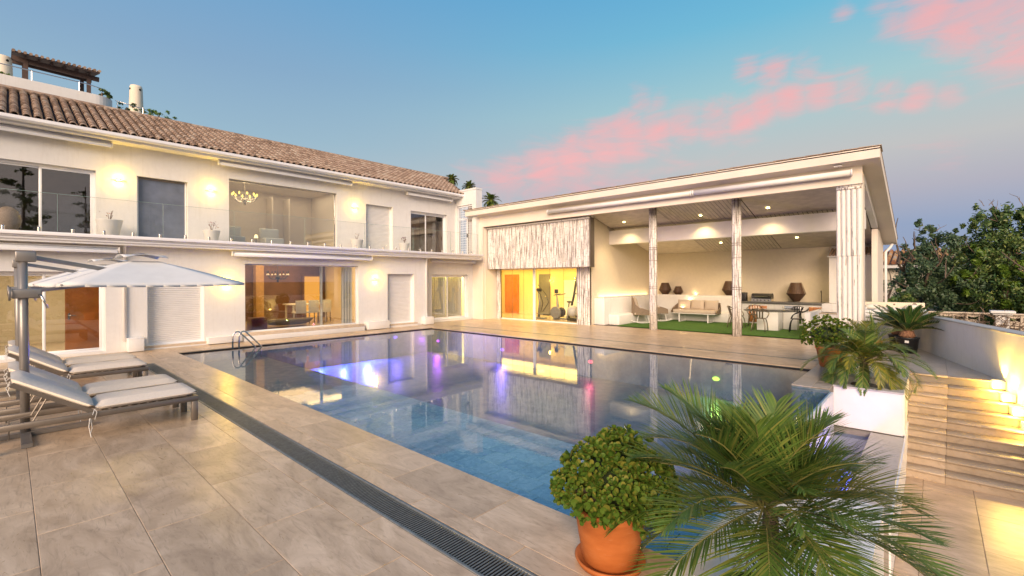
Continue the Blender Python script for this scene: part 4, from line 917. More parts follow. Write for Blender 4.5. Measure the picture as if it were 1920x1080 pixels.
# pilasters at the glass front
pl_ = MB().box(16.42,10.62,0.0,16.55,11.22,2.44).build('bamboo_pilaster', mt['taupe'], pv); bamboo(10.60, 11.24, 16.42, 0.0, 2.44, 0.058, mt['bamboo'], pl_)
pl_ = MB().box(16.42,15.80,0.0,16.5,16.04,2.46).build('bamboo_pilaster', mt['taupe'], pv); bamboo(15.78, 16.06, 16.42, 0.0, 2.46, 0.06, mt['bamboo'], pl_)
pc = MB().box(15.88,10.30,2.42,16.3,10.44,4.45).build('bamboo_corner', mt['taupe'], pv)
# round bamboo columns
def column(y, label):
    t = thing('bamboo_column', label, 'column', (16.4, y, 0), 'bamboo columns of the pool house')
    for i in range(9):
        a = 2*PI*i/9+0.3; MB().tube([(16.4+0.105*math.cos(a), y+0.105*math.sin(a), z) for z in (0.0,1.55,3.1,4.62)], [0.043,0.041,0.043,0.041], 7).build('bamboo_pole', mt['bamboo'], t, smooth=True)
    for z in (1.55,1.62,2.6,3.02,3.09,4.5): MB().lathe((16.4,y,z), [(0.149,0),(0.152,0.008),(0.149,0.016)], 18, cap=False).build('band', mt['wicker'], t)
column(7.79, 'white bamboo column in front of the rocking chairs'); column(4.84, 'white bamboo column between the sofa and the dining table')
t = thing('bamboo_pillar', 'broad square bamboo clad pillar at the right front corner', 'pillar', (15.8, 1.7, 0))
MB().box(15.642,1.57,0,16.05,1.99,4.75).build('core', mt['white'], t)
bamboo(1.42, 2.0, 15.60, 0.0, 2.52, 0.058, mt['bamboo2'], t); bamboo(1.42, 2.0, 15.60, 2.53, 4.34, 0.058, mt['bamboo2'], t)
for z in (4.38,4.44): MB().tube([(15.57,1.42,z),(15.57,1.99,z)], 0.035, 8).build('capping_pole', mt['bamboo'], t, smooth=True)
# long awning tube on the lintel
t = thing('pavilion_awning', 'long closed white awning tube under the pool house eaves', 'awning', (15.3, 7, 4.8))
zt = lambda y: 4.765
for (ya, yb) in ((1.62,5.85),(5.95,11.95)): MB().tube([(15.36,ya,4.765),(15.36,yb,4.765)], 0.085, 14).build('roll', mt['white'], t, smooth=True)
for yy in (1.60,5.86,5.93,11.95): MB().tube([(15.36,yy,4.765),(15.36,yy+0.03,4.765)], 0.10, 14).build('end_cap', mt['alu'], t, smooth=True)
MB().tube([(15.3,1.9,5.0),(15.3,1.9,4.93)], 0.012, 6).build('eyelet', mt['steel'], t); MB().box(15.22,1.82,4.955,15.34,2.0,4.975).build('sensor', mt['alu'], t)
# drainpipe at the rear right corner
MB().tube([(22.35,1.12,3.2),(22.30,1.2,3.05),(22.3,1.32,2.9),(22.3,1.32,0)], 0.045, 8).build('drainpipe', mt['alu'], pv, smooth=True)
# recessed ceiling lights
for i, (x, y) in enumerate(((17.5,9.6),(17.58,6.45),(17.48,4.15),(20.92,6.81),(20.79,3.93))):
    z = CZ(x)-0.017
    lab = ['ceiling spot above the rocking chairs, left of the three front ones','ceiling spot in the middle of the front row above the sofa','ceiling spot at the right end of the front row near the broad pillar','ceiling spot in the back row behind the beam, left one','ceiling spot in the back row above the kitchen counter'][i]
    t = thing('ceiling_spot', lab, 'spotlight', (x,y,z), 'recessed spots in the plank ceiling')
    MB().lathe((x,y,z-0.012), [(0.055,0),(0.06,0.01)], 14, cap=False).build('rim', mt['steel'], t); MB().lathe((x,y,z-0.014), [(0.045,0),(0.045,0.006)], 14).build('lens', emit('spot_glow%d' % i, (1,0.78,0.28), 22), t)
    plight('spot_light', (x,y,z-0.06), 70, (1.0,0.72,0.34), 0.04, t, 'SPOT', (0,0,-1), spot=math.radians(110), blend=1.0)
# L shaped bench and shelf
b = MB(); b.box(16.75,10.12,0.0,22.19,10.618,1.12); b.box(21.55,6.42,0.0,22.19,10.119,1.12); b.build('bench_back', mt['wall'], pv, bevel=0.03)
b = MB(); b.box(17.05,9.60,0.0,21.549,10.119,0.44); b.box(21.0,6.55,0.0,21.549,9.599,0.44); b.build('bench', mt['wall'], pv, bevel=0.05)
b = MB(); b.box(16.78,10.14,1.12,21.5,10.17,1.175); b.box(21.58,6.45,1.12,21.61,10.1,1.175); b.build('shelf_light_shield', mt['wall'], pv)  # added lip that hides the shelf light strips from view
plight('shelf_light', (22.1,8.4,1.128), 26, (1.0,0.66,0.30), parent=pv, typ='AREA', rot=(-0.35,0,1), size=(0.05,3.6))
plight('shelf_light_left', (19.4,10.56,1.128), 10, (1.0,0.70,0.34), parent=pv, typ='AREA', rot=(0,-0.35,1), size=(4.6,0.05))
plight('bench_light', (21.52,8.3,0.98), 0.4, (1.0,0.68,0.34), parent=pv, typ='AREA', rot=(-1,0,-0.2), size=(0.05,3.4))
# turf
tf = MB().box(16.9,2.96,0.0,21.0,9.62,0.02); tf.box(21.001,2.96,0,21.5,6.5,0.02); structure(tf.build('artificial_grass', mt['turf']))
# gym room
gr = MB(); gr.box(19.6,10.80,0,19.7,19.2,2.9); gr.box(16.6,19.2,0,19.6,19.3,2.9); gr.box(16.5,10.8,2.6,19.6,19.2,2.7)
gym = simple('gym_lamplit_wall', (0.72,0.58,0.30), 0.9, var=0.03); gr.build('gym_wall', gym, pv)  # yellow lamplight is mixed into the cream wall colour
MB().box(16.5,10.8,-0.02,19.6,19.2,0.012).build('gym_floor', mt['room_floor'], pv)
MB().box(16.56,16.06,0,16.62,17.6,2.1).build('carved_panel', mt['wood_red'], pv)
# glass folding front
MB().box(16.46,11.24,0.0,16.54,15.78,0.045).build('floor_track', mt['alu'], pv); MB().box(16.46,11.24,2.40,16.54,15.78,2.44).build('head_track', mt['alu'], pv)
ys = [11.24,12.0,12.78,13.56,14.34,15.06,15.78]
for a, c in zip(ys[:-1], ys[1:]):
    p = MB().box(16.49,a+0.006,0.047,16.50,c-0.006,2.398).build('glass_panel', mt['glass_clear'], pv); MB().box(16.488,c-0.006,0.047,16.502,c,2.398).build('glass_edge', mt['taupe'], p)
MB().box(16.46,13.62,0.047,16.54,13.74,2.398).build('post', mt['alu'], pv)
for (ya, yb, lab, mat) in ((17.45,18.35,'orange wooden door at the back of the gym','wood_door'),(15.2,15.8,'dark grey doorway at the back of the gym','machine')):
    t = thing('inner_door', lab, 'door', (19.55,(ya+yb)/2,0)); MB().box(19.54,ya,0,19.595,yb,2.15).build('leaf', mt[mat], t); f = MB(); f.box(19.52,ya-0.07,0,19.597,ya-0.001,2.22); f.box(19.52,yb+0.001,0,19.597,yb+0.07,2.22); f.box(19.52,ya-0.001,2.152,19.597,yb+0.001,2.22); f.build('frame', mt[mat], t); MB().tube([(19.53,ya+0.1,1.02),(19.49,ya+0.1,1.02),(19.49,ya+0.22,1.02)], 0.012, 6).build('handle', mt['steel'], t)
t = thing('gym_wall_lamp', 'small up and down lamp glowing beside the grey gym doorway', 'wall lamp', (19.5,14.9,1.9)); MB().box(19.5,15.02,1.86,19.59,15.14,1.88).build('shade', mt['black_metal'], t); MB().box(19.52,15.05,1.83,19.58,15.11,1.91).build('bulb', mt['glow_warm'], t); plight('gym_lamp', (19.45,15.08,1.87), 3, (1,0.6,0.12), 0.04, t)
t = thing('gym_ceiling_lamp', 'flat ceiling lamp lighting the yellow lit gym', 'ceiling lamp', (18,14.5,2.58)); MB().lathe((18,14.5,2.55), [(0.16,0),(0.18,0.045)], 20).build('diffuser', mt['glow_soft'], t); plight('gym_light', (18,15.0,2.54), 150, (1.0,0.68,0.17), parent=t, typ='AREA', rot=(0,0,-1), size=(2.6,7.5))
MB().box(16.7,14.0,0,19.5,14.08,0.001) if False else None
# ------------------------------------------------------------ gym machines
def machine(name, label, cat, loc): return thing(name, label, cat, loc)
t = thing('cross_trainer', 'grey upright cross trainer, leftmost machine behind the gym glass', 'cross trainer', (17.5,14.1,0)); x, y = 17.5, 14.15
MB().box(x-0.1,y-0.35,0.02,x+0.1,y+0.25,0.09).build('base', mt['machine'], t, bevel=0.02); MB().tube([(x,y+0.1,0.05),(x,y+0.02,0.8),(x,y+0.12,1.35)], [0.07,0.055,0.04], 8).build('mast', mt['machine'], t, smooth=True)
MB().obox((x,y+0.05,1.42),0.10,0.26,0.16).build('console', mt['black'], t, bevel=0.02)
for s in (-0.22,0.22): MB().tube([(x+s*0.3,y-0.1,0.35),(x+s,y-0.35,0.8),(x+s,y-0.2,1.2),(x+s,y+0.3,1.66)], 0.02, 6).build('arm', mt['black'], t, smooth=True); MB().box(x+s-0.06,y-0.75,0.22,x+s+0.06,y-0.4,0.27).build('pedal', mt['black'], t); MB().tube([(x+s,y+0.1,0.3),(x+s,y-0.9,0.22)], 0.025, 6).build('rail', mt['machine'], t)
b = MB(); b.lathe((0,0,0), [(0.28,-0.06),(0.30,0),(0.28,0.06)], 20); b.v = [(x+p[2], y-0.95+p[0], 0.36+p[1]) for p in b.v]; b.build('flywheel', mt['machine'], t)
t = thing('exercise_bike', 'dark exercise bike with looped handlebar in the middle of the gym', 'exercise bike', (17.6,12.9,0)); x, y = 17.6, 13.0
MB().box(x-0.25,y+0.2,0.02,x+0.25,y+0.28,0.09).build('foot', mt['machine'], t); MB().box(x-0.25,y-0.7,0.02,x+0.25,y-0.62,0.09).build('foot', mt['machine'], t)
MB().tube([(x,y+0.25,0.07),(x,y-0.65,0.07)], 0.04, 6).build('frame', mt['machine'], t); MB().tube([(x,y+0.1,0.1),(x,y+0.22,1.25)], [0.08,0.04], 8).build('mast', mt['machine'], t, smooth=True)
MB().tube([(x,y-0.4,0.1),(x,y-0.5,0.85)], [0.06,0.03], 8).build('seat_post', mt['machine'], t); MB().ball((x,y-0.52,0.88), 0.11, 0.15, 0.05).build('saddle', mt['black'], t, smooth=True)
b = MB(); b.lathe((0,0,0), [(0.2,-0.08),(0.24,0),(0.2,0.08)], 20); b.v = [(x+p[2], y-0.05+p[0], 0.38+p[1]) for p in b.v]; b.build('flywheel', mt['black'], t)
MB().tube([(x+0.2,y-0.15,1.25),(x+0.24,y+0.2,1.18),(x,y+0.3,1.2),(x-0.24,y+0.2,1.18),(x-0.2,y-0.15,1.25)], 0.02, 6).build('handlebar', mt['black'], t, smooth=True); MB().obox((x,y+0.24,1.36),0.06,0.2,0.2).build('console', mt['black'], t, bevel=0.02)
for s in (-1,1): MB().tube([(x+0.1*s,y-0.05,0.38),(x+0.14*s,y-0.05-0.15*s,0.25)], 0.02, 6).build('crank', mt['steel'], t)
t = thing('treadmill', 'tall black fitness machine at the right end of the gym', 'fitness machine', (17.6,11.9,0)); x, y = 17.7, 12.0
MB().box(x-0.35,y-0.45,0.02,x+0.35,y+0.45,0.16).build('deck', mt['black'], t, bevel=0.03); 
for s in (-0.28,0.28): MB().tube([(x+s,y+0.4,0.1),(x+s,y+0.1,1.2),(x+s*0.9,y,1.9)], 0.05, 8).build('upright', mt['black'], t, smooth=True)
MB().ball((x,y,1.85), 0.22, 0.2, 0.35).build('head_housing', mt['black'], t, smooth=True); MB().box(x-0.3,y-0.3,1.24,x+0.3,y+0.1,1.30).build('tray', mt['machine'], t, bevel=0.01); MB().box(x-0.24,y-0.22,1.31,x-0.02,y-0.02,1.50).build('display', mt['curtain'], t)
o = MB().ball((16.95,11.85,0.50), 0.26, n=20, m=12).build('gym_ball', mt['rubber'], None, smooth=True); tag(o, 'silver grey exercise ball against the gym glass', 'gym ball')
t = thing('wall_cabinet', 'tall pale cabinet on the back wall of the gym', 'cabinet', (19.5,13.5,0)); MB().box(19.25,13.0,0,19.59,14.0,1.9).build('body', mt['room_cream'], t); MB().box(19.235,13.02,1.0,19.249,13.98,1.88).build('door', mt['white'], t); MB().box(19.235,13.02,0.03,19.249,13.98,0.98).build('door', mt['white'], t)

# ------------------------------------------------------------ pavilion furniture
def wire_wrap(mb, path_fn, n, r): pass
sf = thing('outdoor_sofa', 'three seat wicker sofa with beige cushions on the lawn carpet', 'sofa', (20.5, 7.7, 0.02))
X0, X1, Y0, Y1 = 20.25, 21.0, 6.80, 8.75
for yy in (7.15, 8.40):
    b = MB(); b.bar((X0,yy,0.035),(X1-0.05,yy,0.035),0.05,0.03); b.bar((X0+0.02,yy,0.05),(X0+0.02,yy,0.38),0.05,0.03); b.bar((X1-0.07,yy,0.05),(X1-0.07,yy,0.38),0.05,0.03); b.build('leg', mt['white'], sf)
MB().box(X0-0.03,Y0+0.05,0.382,X1,Y1-0.05,0.41).build('frame', mt['white'], sf, bevel=0.006)
# wicker shell: back and arms curving
def shell(mb, pts, z0, z1, th, tz=None):
    """vertical band following plan points, top heights given"""
    n = len(pts); o = len(mb.v)
    for i, (px, py) in enumerate(pts):
        q = Vector(pts[min(i+1,n-1)])-Vector(pts[max(i-1,0)]); nn = Vector((q.y,-q.x)).normalized()*th; t_ = z1[i] if isinstance(z1, (list,tuple)) else z1
        mb.v += [(px,py,z0),(px,py,t_),(px+nn.x,py+nn.y,t_),(px+nn.x,py+nn.y,z0)]
    for i in range(n-1):
        for j in range(4): mb.f.append((o+i*4+j, o+i*4+(j+1)%4, o+(i+1)*4+(j+1)%4, o+(i+1)*4+j))
    mb.f.append((o,o+1,o+2,o+3)); mb.f.append((o+(n-1)*4+3,o+(n-1)*4+2,o+(n-1)*4+1,o+(n-1)*4)); return mb
arc = [(X0+0.02,Y0),(X0+0.25,Y0-0.02),(X1-0.25,Y0+0.0),(X1-0.05,Y0+0.08),(X1,Y0+0.3),(X1,Y1-0.3),(X1-0.05,Y1-0.08),(X1-0.25,Y1),(X0+0.25,Y1+0.02),(X0+0.02,Y1)]
shell(MB(), arc, 0.412, [0.50,0.62,0.72,0.86,0.90,0.90,0.86,0.72,0.62,0.50], 0.035).build('wicker_shell', mt['wicker'], sf, smooth=False)
MB().box(X0+0.0,Y0+0.05,0.415,X1-0.05,Y1-0.05,0.56).build('seat_cushion', mt['sofa_cloth'], sf, bevel=0.05, seg=4)
def puff(mb, c, sx, sy, sz, tilt=0.0, rz=0.0):
    n = 8; m = Matrix.Rotation(rz, 3, 'Z') @ Matrix.Rotation(tilt, 3, 'Y'); o = len(mb.v)
    for side in (1,-1):
        for i in range(n+1):
            for j in range(n+1):
                u, v = i/n*2-1, j/n*2-1; th = (1-abs(u)**3.0)*(1-abs(v)**3.0); pin = 1-0.06*(1-abs(u)*abs(v))*0 - 0.05*(u*u*(1-v*v)+v*v*(1-u*u))
                p = m @ Vector((side*sx/2*max(th,0.0)**0.5, u*sy/2*pin, v*sz/2*pin)); mb.v.append((c[0]+p.x, c[1]+p.y, c[2]+p.z))
    for s_ in range(2):
        q = o+s_*(n+1)**2
        for i in range(n):
            for j in range(n):
                a = q+i*(n+1)+j; mb.f.append((a,a+1,a+n+2,a+n+1) if s_ == 0 else (a,a+n+1,a+n+2,a+1))
    return mb
for yy in (7.18, 7.78, 8.38): puff(MB(), (X1-0.22,yy,0.76), 0.20, 0.60, 0.44, 0.22, random.uniform(-0.05,0.05)).build('back_cushion', mt['sofa_cloth'], sf, smooth=True)
def rocker(x, y, rz, label):
    t = thing('rocking_chair', label, 'rocking chair', (0,0,0), 'wicker rocking chairs')
    for s in (-0.26,0.26):
        MB().tube([(a, s, 0.02+0.22*a*a*1.6) for a in [-0.5+0.1*i for i in range(11)]], 0.018, 6).build('rocker', mt['white'], t, smooth=True)
        MB().tube([(-0.25,s,0.05),(-0.2,s,0.36)], 0.016, 6).build('leg', mt['white'], t); MB().tube([(0.25,s,0.05),(0.2,s,0.36)], 0.016, 6).build('leg', mt['white'], t)
    # wicker tub: arms + tall rounded back (open towards -x)
    pts = [(-0.32,-0.34),(-0.1,-0.37),(0.15,-0.36),(0.32,-0.26),(0.40,-0.12),(0.42,0.0),(0.40,0.12),(0.32,0.26),(0.15,0.36),(-0.1,0.37),(-0.32,0.34)]
    shell(MB(), pts, 0.36, [0.52,0.60,0.66,0.80,1.10,1.18,1.10,0.80,0.66,0.60,0.52], 0.03).build('wicker_shell', mt['wicker'], t, smooth=False)
    MB().box(-0.33,-0.30,0.36,0.36,0.30,0.47).build('seat_cushion', mt['sofa_cloth'], t, bevel=0.04, seg=3)
    puff(MB(), (0.26,0,0.80), 0.16, 0.50, 0.66, 0.2).build('back_cushion', mt['sofa_cloth'], t, smooth=True); puff(MB(), (0.10,0.02,0.60), 0.12, 0.42, 0.26, 0.35).build('pillow', mt['cushion'], t, smooth=True)
    t.location = (x, y, 0.02); t.rotation_euler = (0,0,rz); return t
rocker(18.6, 9.35, 2.2, 'front wicker rocking chair with beige cushions beside the left bench'); rocker(20.0, 9.15, 2.0, 'rear wicker rocking chair half hidden by the bamboo column')
def lantern(x, y, z, r, h, label, g='dark wood strip lanterns'):
    t = thing('lantern', label, 'lantern', (x,y,z), g); pr = [(0.32,0),(1.0,0.42),(0.56,1.0)]; n = 6
    for i in range(n):
        for k in range(5):
            a0 = 2*PI*(i+k/5.0)/n; a1 = 2*PI*(i+(k+0.72)/5.0)/n
            if k == 0: mb = MB()
            ca = [(math.cos(a)*1.0, math.sin(a)*1.0) for a in (a0,a1)]
            for (r0,z0),(r1,z1) in zip(pr[:-1], pr[1:]):
                mb.add([(x+ca[0][0]*r*r0,y+ca[0][1]*r*r0,z+h*z0),(x+ca[1][0]*r*r0,y+ca[1][1]*r*r0,z+h*z0),(x+ca[1][0]*r*r1,y+ca[1][1]*r*r1,z+h*z1),(x+ca[0][0]*r*r1,y+ca[0][1]*r*r1,z+h*z1)], [(0,1,2,3)])
        mb.build('slat_panel', mt['wood_lamp'], t)
    MB().lathe((x,y,z), [(r*0.27,0.01),(r*0.84,h*0.42),(r*0.48,h*0.98)], 6).build('liner', mt['wood_lamp'], t)
lantern(21.85, 9.75, 1.12, 0.30, 0.62, 'taller wooden lantern left of the front bamboo column on the white shelf'); lantern(21.85, 9.1, 1.12, 0.24, 0.45, 'smaller wooden lantern right of the front bamboo column on the white shelf')
lantern(21.85, 6.75, 1.12, 0.32, 0.70, 'wooden lantern on the shelf end beside the second bamboo column'); lantern(21.8, 4.15, 0.97, 0.35, 0.78, 'wooden lantern on the kitchen counter right of the barbecue')
# kitchen counter
kc = thing('outdoor_kitchen', 'white outdoor kitchen counter with wooden doors at the back', 'kitchen', (21.8, 4.8, 0))
MB().box(21.45,2.95,0.0,22.19,6.40,0.86).build('body', mt['wall'], kc); MB().box(21.40,2.95,0.862,22.19,6.40,0.95).build('worktop', mt['dk_mosaic'], kc, bevel=0.004)
for (ya, yb, mat) in ((5.15,5.85,'wood_mid'),(3.0,3.65,'wood_mid')):
    d = MB().box(21.42,ya,0.08,21.449,yb,0.78).build('door', mt[mat], kc, bevel=0.004)
    for q in range(1,4): MB().box(21.414,ya+(yb-ya)*q/4-0.003,0.08,21.4195,ya+(yb-ya)*q/4+0.003,0.78).build('groove', mt['dark'], d)
MB().box(21.42,3.90,0.10,21.449,4.55,0.80).build('fridge', mt['steel'], kc, bevel=0.004); MB().box(21.40,3.97,0.16,21.4195,4.48,0.70).build('fridge_glass', mt['black'], kc)
bb = thing('barbecue', 'black gas barbecue with closed lid on the kitchen counter', 'barbecue', (21.8,5.4,0.95))
b = MB(); b.v = []; 
pr = [(-0.22,0.12),(-0.22,0.20),(-0.16,0.30),(-0.02,0.34),(0.16,0.30),(0.2,0.12)]; n = len(pr); b.v = [(21.8+p[0],5.02,0.95+p[1]) for p in pr]+[(21.8+p[0],5.78,0.95+p[1]) for p in pr]; b.f = [(i,(i+1)%n,n+(i+1)%n,n+i) for i in range(n)]+[tuple(range(n)),tuple(reversed(range(n,2*n)))]; b.build('lid', mt['black'], bb, bevel=0.008)
MB().box(21.55,5.02,0.952,22.0,5.78,1.068).build('control_panel', mt['steel'], bb); MB().tube([(21.54,5.15,1.16),(21.54,5.65,1.16)], 0.015, 8).build('handle', mt['steel'], bb)
for i in range(5): MB().tube([(21.55,5.12+i*0.14,1.01),(21.52,5.12+i*0.14,1.01)], 0.025, 10).build('knob', mt['black'], bb)
o = MB().box(21.7,6.02,0.952,21.95,6.28,1.32).build('speaker', mt['black'], None, bevel=0.03); tag(o, 'small black loudspeaker on the counter left of the barbecue', 'speaker')
t = thing('tap', 'slim bronze swan neck tap on the kitchen counter', 'tap', (21.9,3.3,0.95)); MB().tube([(21.9,3.3,0.95),(21.9,3.3,1.36),(21.87,3.3,1.42),(21.80,3.3,1.42),(21.77,3.3,1.36)], 0.014, 8).build('spout', mt['bronze'], t, smooth=True); MB().lathe((21.9,3.3,0.95), [(0.03,0),(0.03,0.04)], 10).build('base', mt['bronze'], t)
# chimney breast of the kitchen
t = thing('flue_block', 'white chimney block with small tiled cap behind the broad pillar', 'chimney block', (21.6,2.2,0)); MB().box(21.1,1.58,0.0,22.19,2.93,2.72).build('block', mt['wall'], t)
MB().slab([(21.0,1.58,2.76),(22.19,1.58,3.25),(22.19,2.98,3.25),(21.0,2.98,2.76)], 0.04).build('hood', mt['wall'], t)
y = 1.62
while y < 2.95: MB().tube([(20.97,y,2.79),(21.6,y,3.05)], 0.045, 6).build('cap_tile', mt['rooftile'], t); y += 0.105
# dining table + chairs
dt = thing('glass_table', 'glass topped dining table on a white block', 'table', (19.1,4.6,0.02)); MB().box(18.78,4.15,0.02,19.5,4.85,0.70).build('base', mt['white'], dt, bevel=0.01); MB().box(19.55,3.7,0.02,19.9,4.15,0.70).build('base', mt['white'], dt, bevel=0.01)
b = MB(); b.prism([(19.25+1.05*math.cos(2*PI*i/28), 4.45+0.95*math.sin(2*PI*i/28)) for i in range(28)], 0.72, 0.735); b.build('tabletop', mt['glass_clear'], dt)
MB().box(18.9,4.8,0.737,19.1,5.3,0.75).build('tray', mt['black'], dt)
def dchair(x, y, rz, mat, label):
    t = thing('metal_chair', label, 'chair', (0,0,0), 'openwork metal chairs round the glass table')
    MB().lathe((0,0,0.45), [(0.10,0),(0.21,0.0),(0.22,0.015),(0.20,0.025),(0.05,0.015)], 16).build('seat', mt[mat], t, smooth=True)
    for s in (-1,1):
        MB().tube(bez((0.14,0.16*s,0.45),(0.24,0.22*s,0.42),(0.25,0.24*s,0.0),6), 0.016, 6).build('leg', mt[mat], t, smooth=True)
        MB().tube(bez((-0.16,0.14*s,0.45),(-0.26,0.20*s,0.42),(-0.30,0.22*s,0.0),6), 0.016, 6).build('leg', mt[mat], t, smooth=True)
        MB().tube(bez((0.20,0.20*s,0.46),(0.16,0.34*s,0.68),(-0.10,0.27*s,0.70),6)+bez((-0.10,0.27*s,0.70),(-0.26,0.24*s,0.72),(-0.30,0.14*s,0.82),5)[1:], 0.016, 6).build('arm', mt[mat], t, smooth=True)
    b = MB(); 
    for s in (-0.12,-0.04,0.04,0.12): b.bar((-0.20,s,0.46),(-0.30,s*1.2,0.80),0.05,0.012)
    b.build('backrest', mt[mat], t); MB().tube([(-0.30,-0.20,0.80),(-0.33,0,0.83),(-0.30,0.20,0.80)], 0.018, 6).build('top_rail', mt[mat], t, smooth=True)
    t.location = (x,y,0.02); t.rotation_euler = (0,0,rz); return t
dchair(18.35, 4.65, 0.1, 'bronze', 'bronze openwork chair at the near side of the glass table'); dchair(19.15, 5.65, -1.5, 'bronze', 'bronze openwork chair at the left end of the glass table'); dchair(18.9, 3.55, 1.7, 'black_metal', 'black openwork chair at the right end of the glass table'); dchair(20.2, 3.95, 2.7, 'black_metal', 'black openwork chair behind the glass table, near the fridge'); dchair(20.25, 5.3, -2.9, 'bronze', 'bronze openwork chair behind the glass table, near the barbecue')
# low wall, stairs, hot tub
t = thing('tub_stairs', 'short white walled stairs leading up to the hot tub', 'stairs', (17.5,2.6,0)); MB().box(16.8,2.82,0.0,20.6,2.98,0.84).build('side_wall', mt['wall'], t, bevel=0.01)
for i in range(4): MB().box(17.2+0.35*i,1.9,0.19*i,20.5,2.81,0.19*(i+1)-0.02).build('core', mt['white'], t); MB().box(17.18+0.35*i,1.9,0.19*(i+1)-0.019,17.56+0.35*i,2.812,0.19*(i+1)).build('tread', mt['step'], t)
MB().box(18.7,1.9,0.77,19.6,2.81,1.05).build('block', mt['wall'], t, bevel=0.01)
t = thing('hot_tub', 'white hot tub on a raised platform right of the broad pillar', 'hot tub', (18.6,0.9,0)); pts = rounded(17.3,-0.1,20.2,1.86,0.15)
MB().box(17.3,0.12,0.0,20.4,1.88,0.80).build('platform', mt['wall'], t, bevel=0.02)
b = MB(); b.holed('y',0,0.0,0,0.1,0,0.1,[]) if False else None
rim = MB(); ro_, ri = 20, 20
def superr(cx, cy, a, b_, n, p): return [(cx+a*abs(math.cos(2*PI*i/n))**p*math.copysign(1,math.cos(2*PI*i/n)), cy+b_*abs(math.sin(2*PI*i/n))**p*math.copysign(1,math.sin(2*PI*i/n))) for i in range(n)]
oo, ii = superr(18.75,1.0,1.05,0.84,32,0.35), superr(18.75,1.0,0.85,0.64,32,0.5); n = 32
for i in range(n):
    j = (i+1) % n; rim.add([(oo[i][0],oo[i][1],0.80),(oo[j][0],oo[j][1],0.80),(oo[j][0],oo[j][1],0.93),(oo[i][0],oo[i][1],0.93),(ii[j][0],ii[j][1],0.95),(ii[i][0],ii[i][1],0.95),(ii[j][0],ii[j][1],0.6),(ii[i][0],ii[i][1],0.6)], [(0,1,2,3),(3,2,4,5),(5,4,6,7)])
rim.build('rim', mt['white'], t, smooth=True); MB().prism(ii,0.60,0.605).build('water', mt['blind'], t)
for (xx, yy) in ((19.3,1.5),(19.5,0.5)): MB().ball((xx,yy,0.98),0.16,0.2,0.09).build('headrest', mt['curtain'], t, smooth=True)
MB().box(19.62,0.2,0.951,19.66,1.8,1.12).build('back_lip', mt['room_cream'], t, bevel=0.01)
for (yy, rr) in ((0.95,0.045),(0.45,0.10)): b = MB(); b.tube([(19.615,yy,1.05),(19.61,yy,1.05)], rr*0.6, 12); b.build('jet', mt['wicker'], t)

# ================================================================== LOUNGERS
lg = thing('sun_lounger', 'nearest sun lounger with raised back and linen cushion', 'sun lounger', (0,0,0), 'sun loungers beside the pool')
W = 0.31
for s in (-1,1):
    MB().bar((-0.28,s*(W-0.02),0.295),(1.77,s*(W-0.02),0.295),0.035,0.07).build('side_rail', mt['taupe'], lg, bevel=0.004, seg=1)
    MB().box(1.69,s*(W-0.02)-0.03,0.0,1.76,s*(W-0.02)+0.03,0.259).build('leg', mt['taupe'], lg, bevel=0.003, seg=1); MB().box(-0.22,s*(W-0.02)-0.03,0.0,-0.15,s*(W-0.02)+0.03,0.259).build('leg', mt['taupe'], lg, bevel=0.003, seg=1)
MB().bar((1.75,-W+0.04,0.295),(1.75,W-0.04,0.295),0.03,0.066).build('end_rail', mt['taupe'], lg); MB().bar((-0.26,-W+0.04,0.295),(-0.26,W-0.04,0.295),0.03,0.066).build('end_rail', mt['taupe'], lg)
for i in range(10): xx = 0.78+0.095*i; MB().box(xx,-W+0.04,0.30,xx+0.06,W-0.04,0.315).build('slat', mt['taupe'], lg)
ang = math.radians(33); hx, hz = 0.70, 0.345
def along(d, up, y): return (hx-d*math.cos(ang)+up*math.sin(ang), y, hz+d*math.sin(ang)+up*math.cos(ang))
for s in (-1,1): MB().bar(along(0.0,-0.02,s*(W-0.03)),along(0.80,-0.02,s*(W-0.03)),0.03,0.045).build('back_rail', mt['taupe'], lg)
MB().bar(along(0.79,-0.02,-W+0.04),along(0.79,-0.02,W-0.04),0.03,0.045).build('back_rail', mt['taupe'], lg)
for s in (-0.2,0.2): p = along(0.45,-0.04,s); MB().tube([p,(p[0]-0.12,s,0.30)], 0.009, 6).build('back_strut', mt['taupe'], lg); MB().tube([(p[0]-0.12,s,0.30),(p[0]-0.30,s,0.27),(p[0]-0.30,s,0.14)], 0.009, 6).build('back_strut', mt['taupe'], lg)
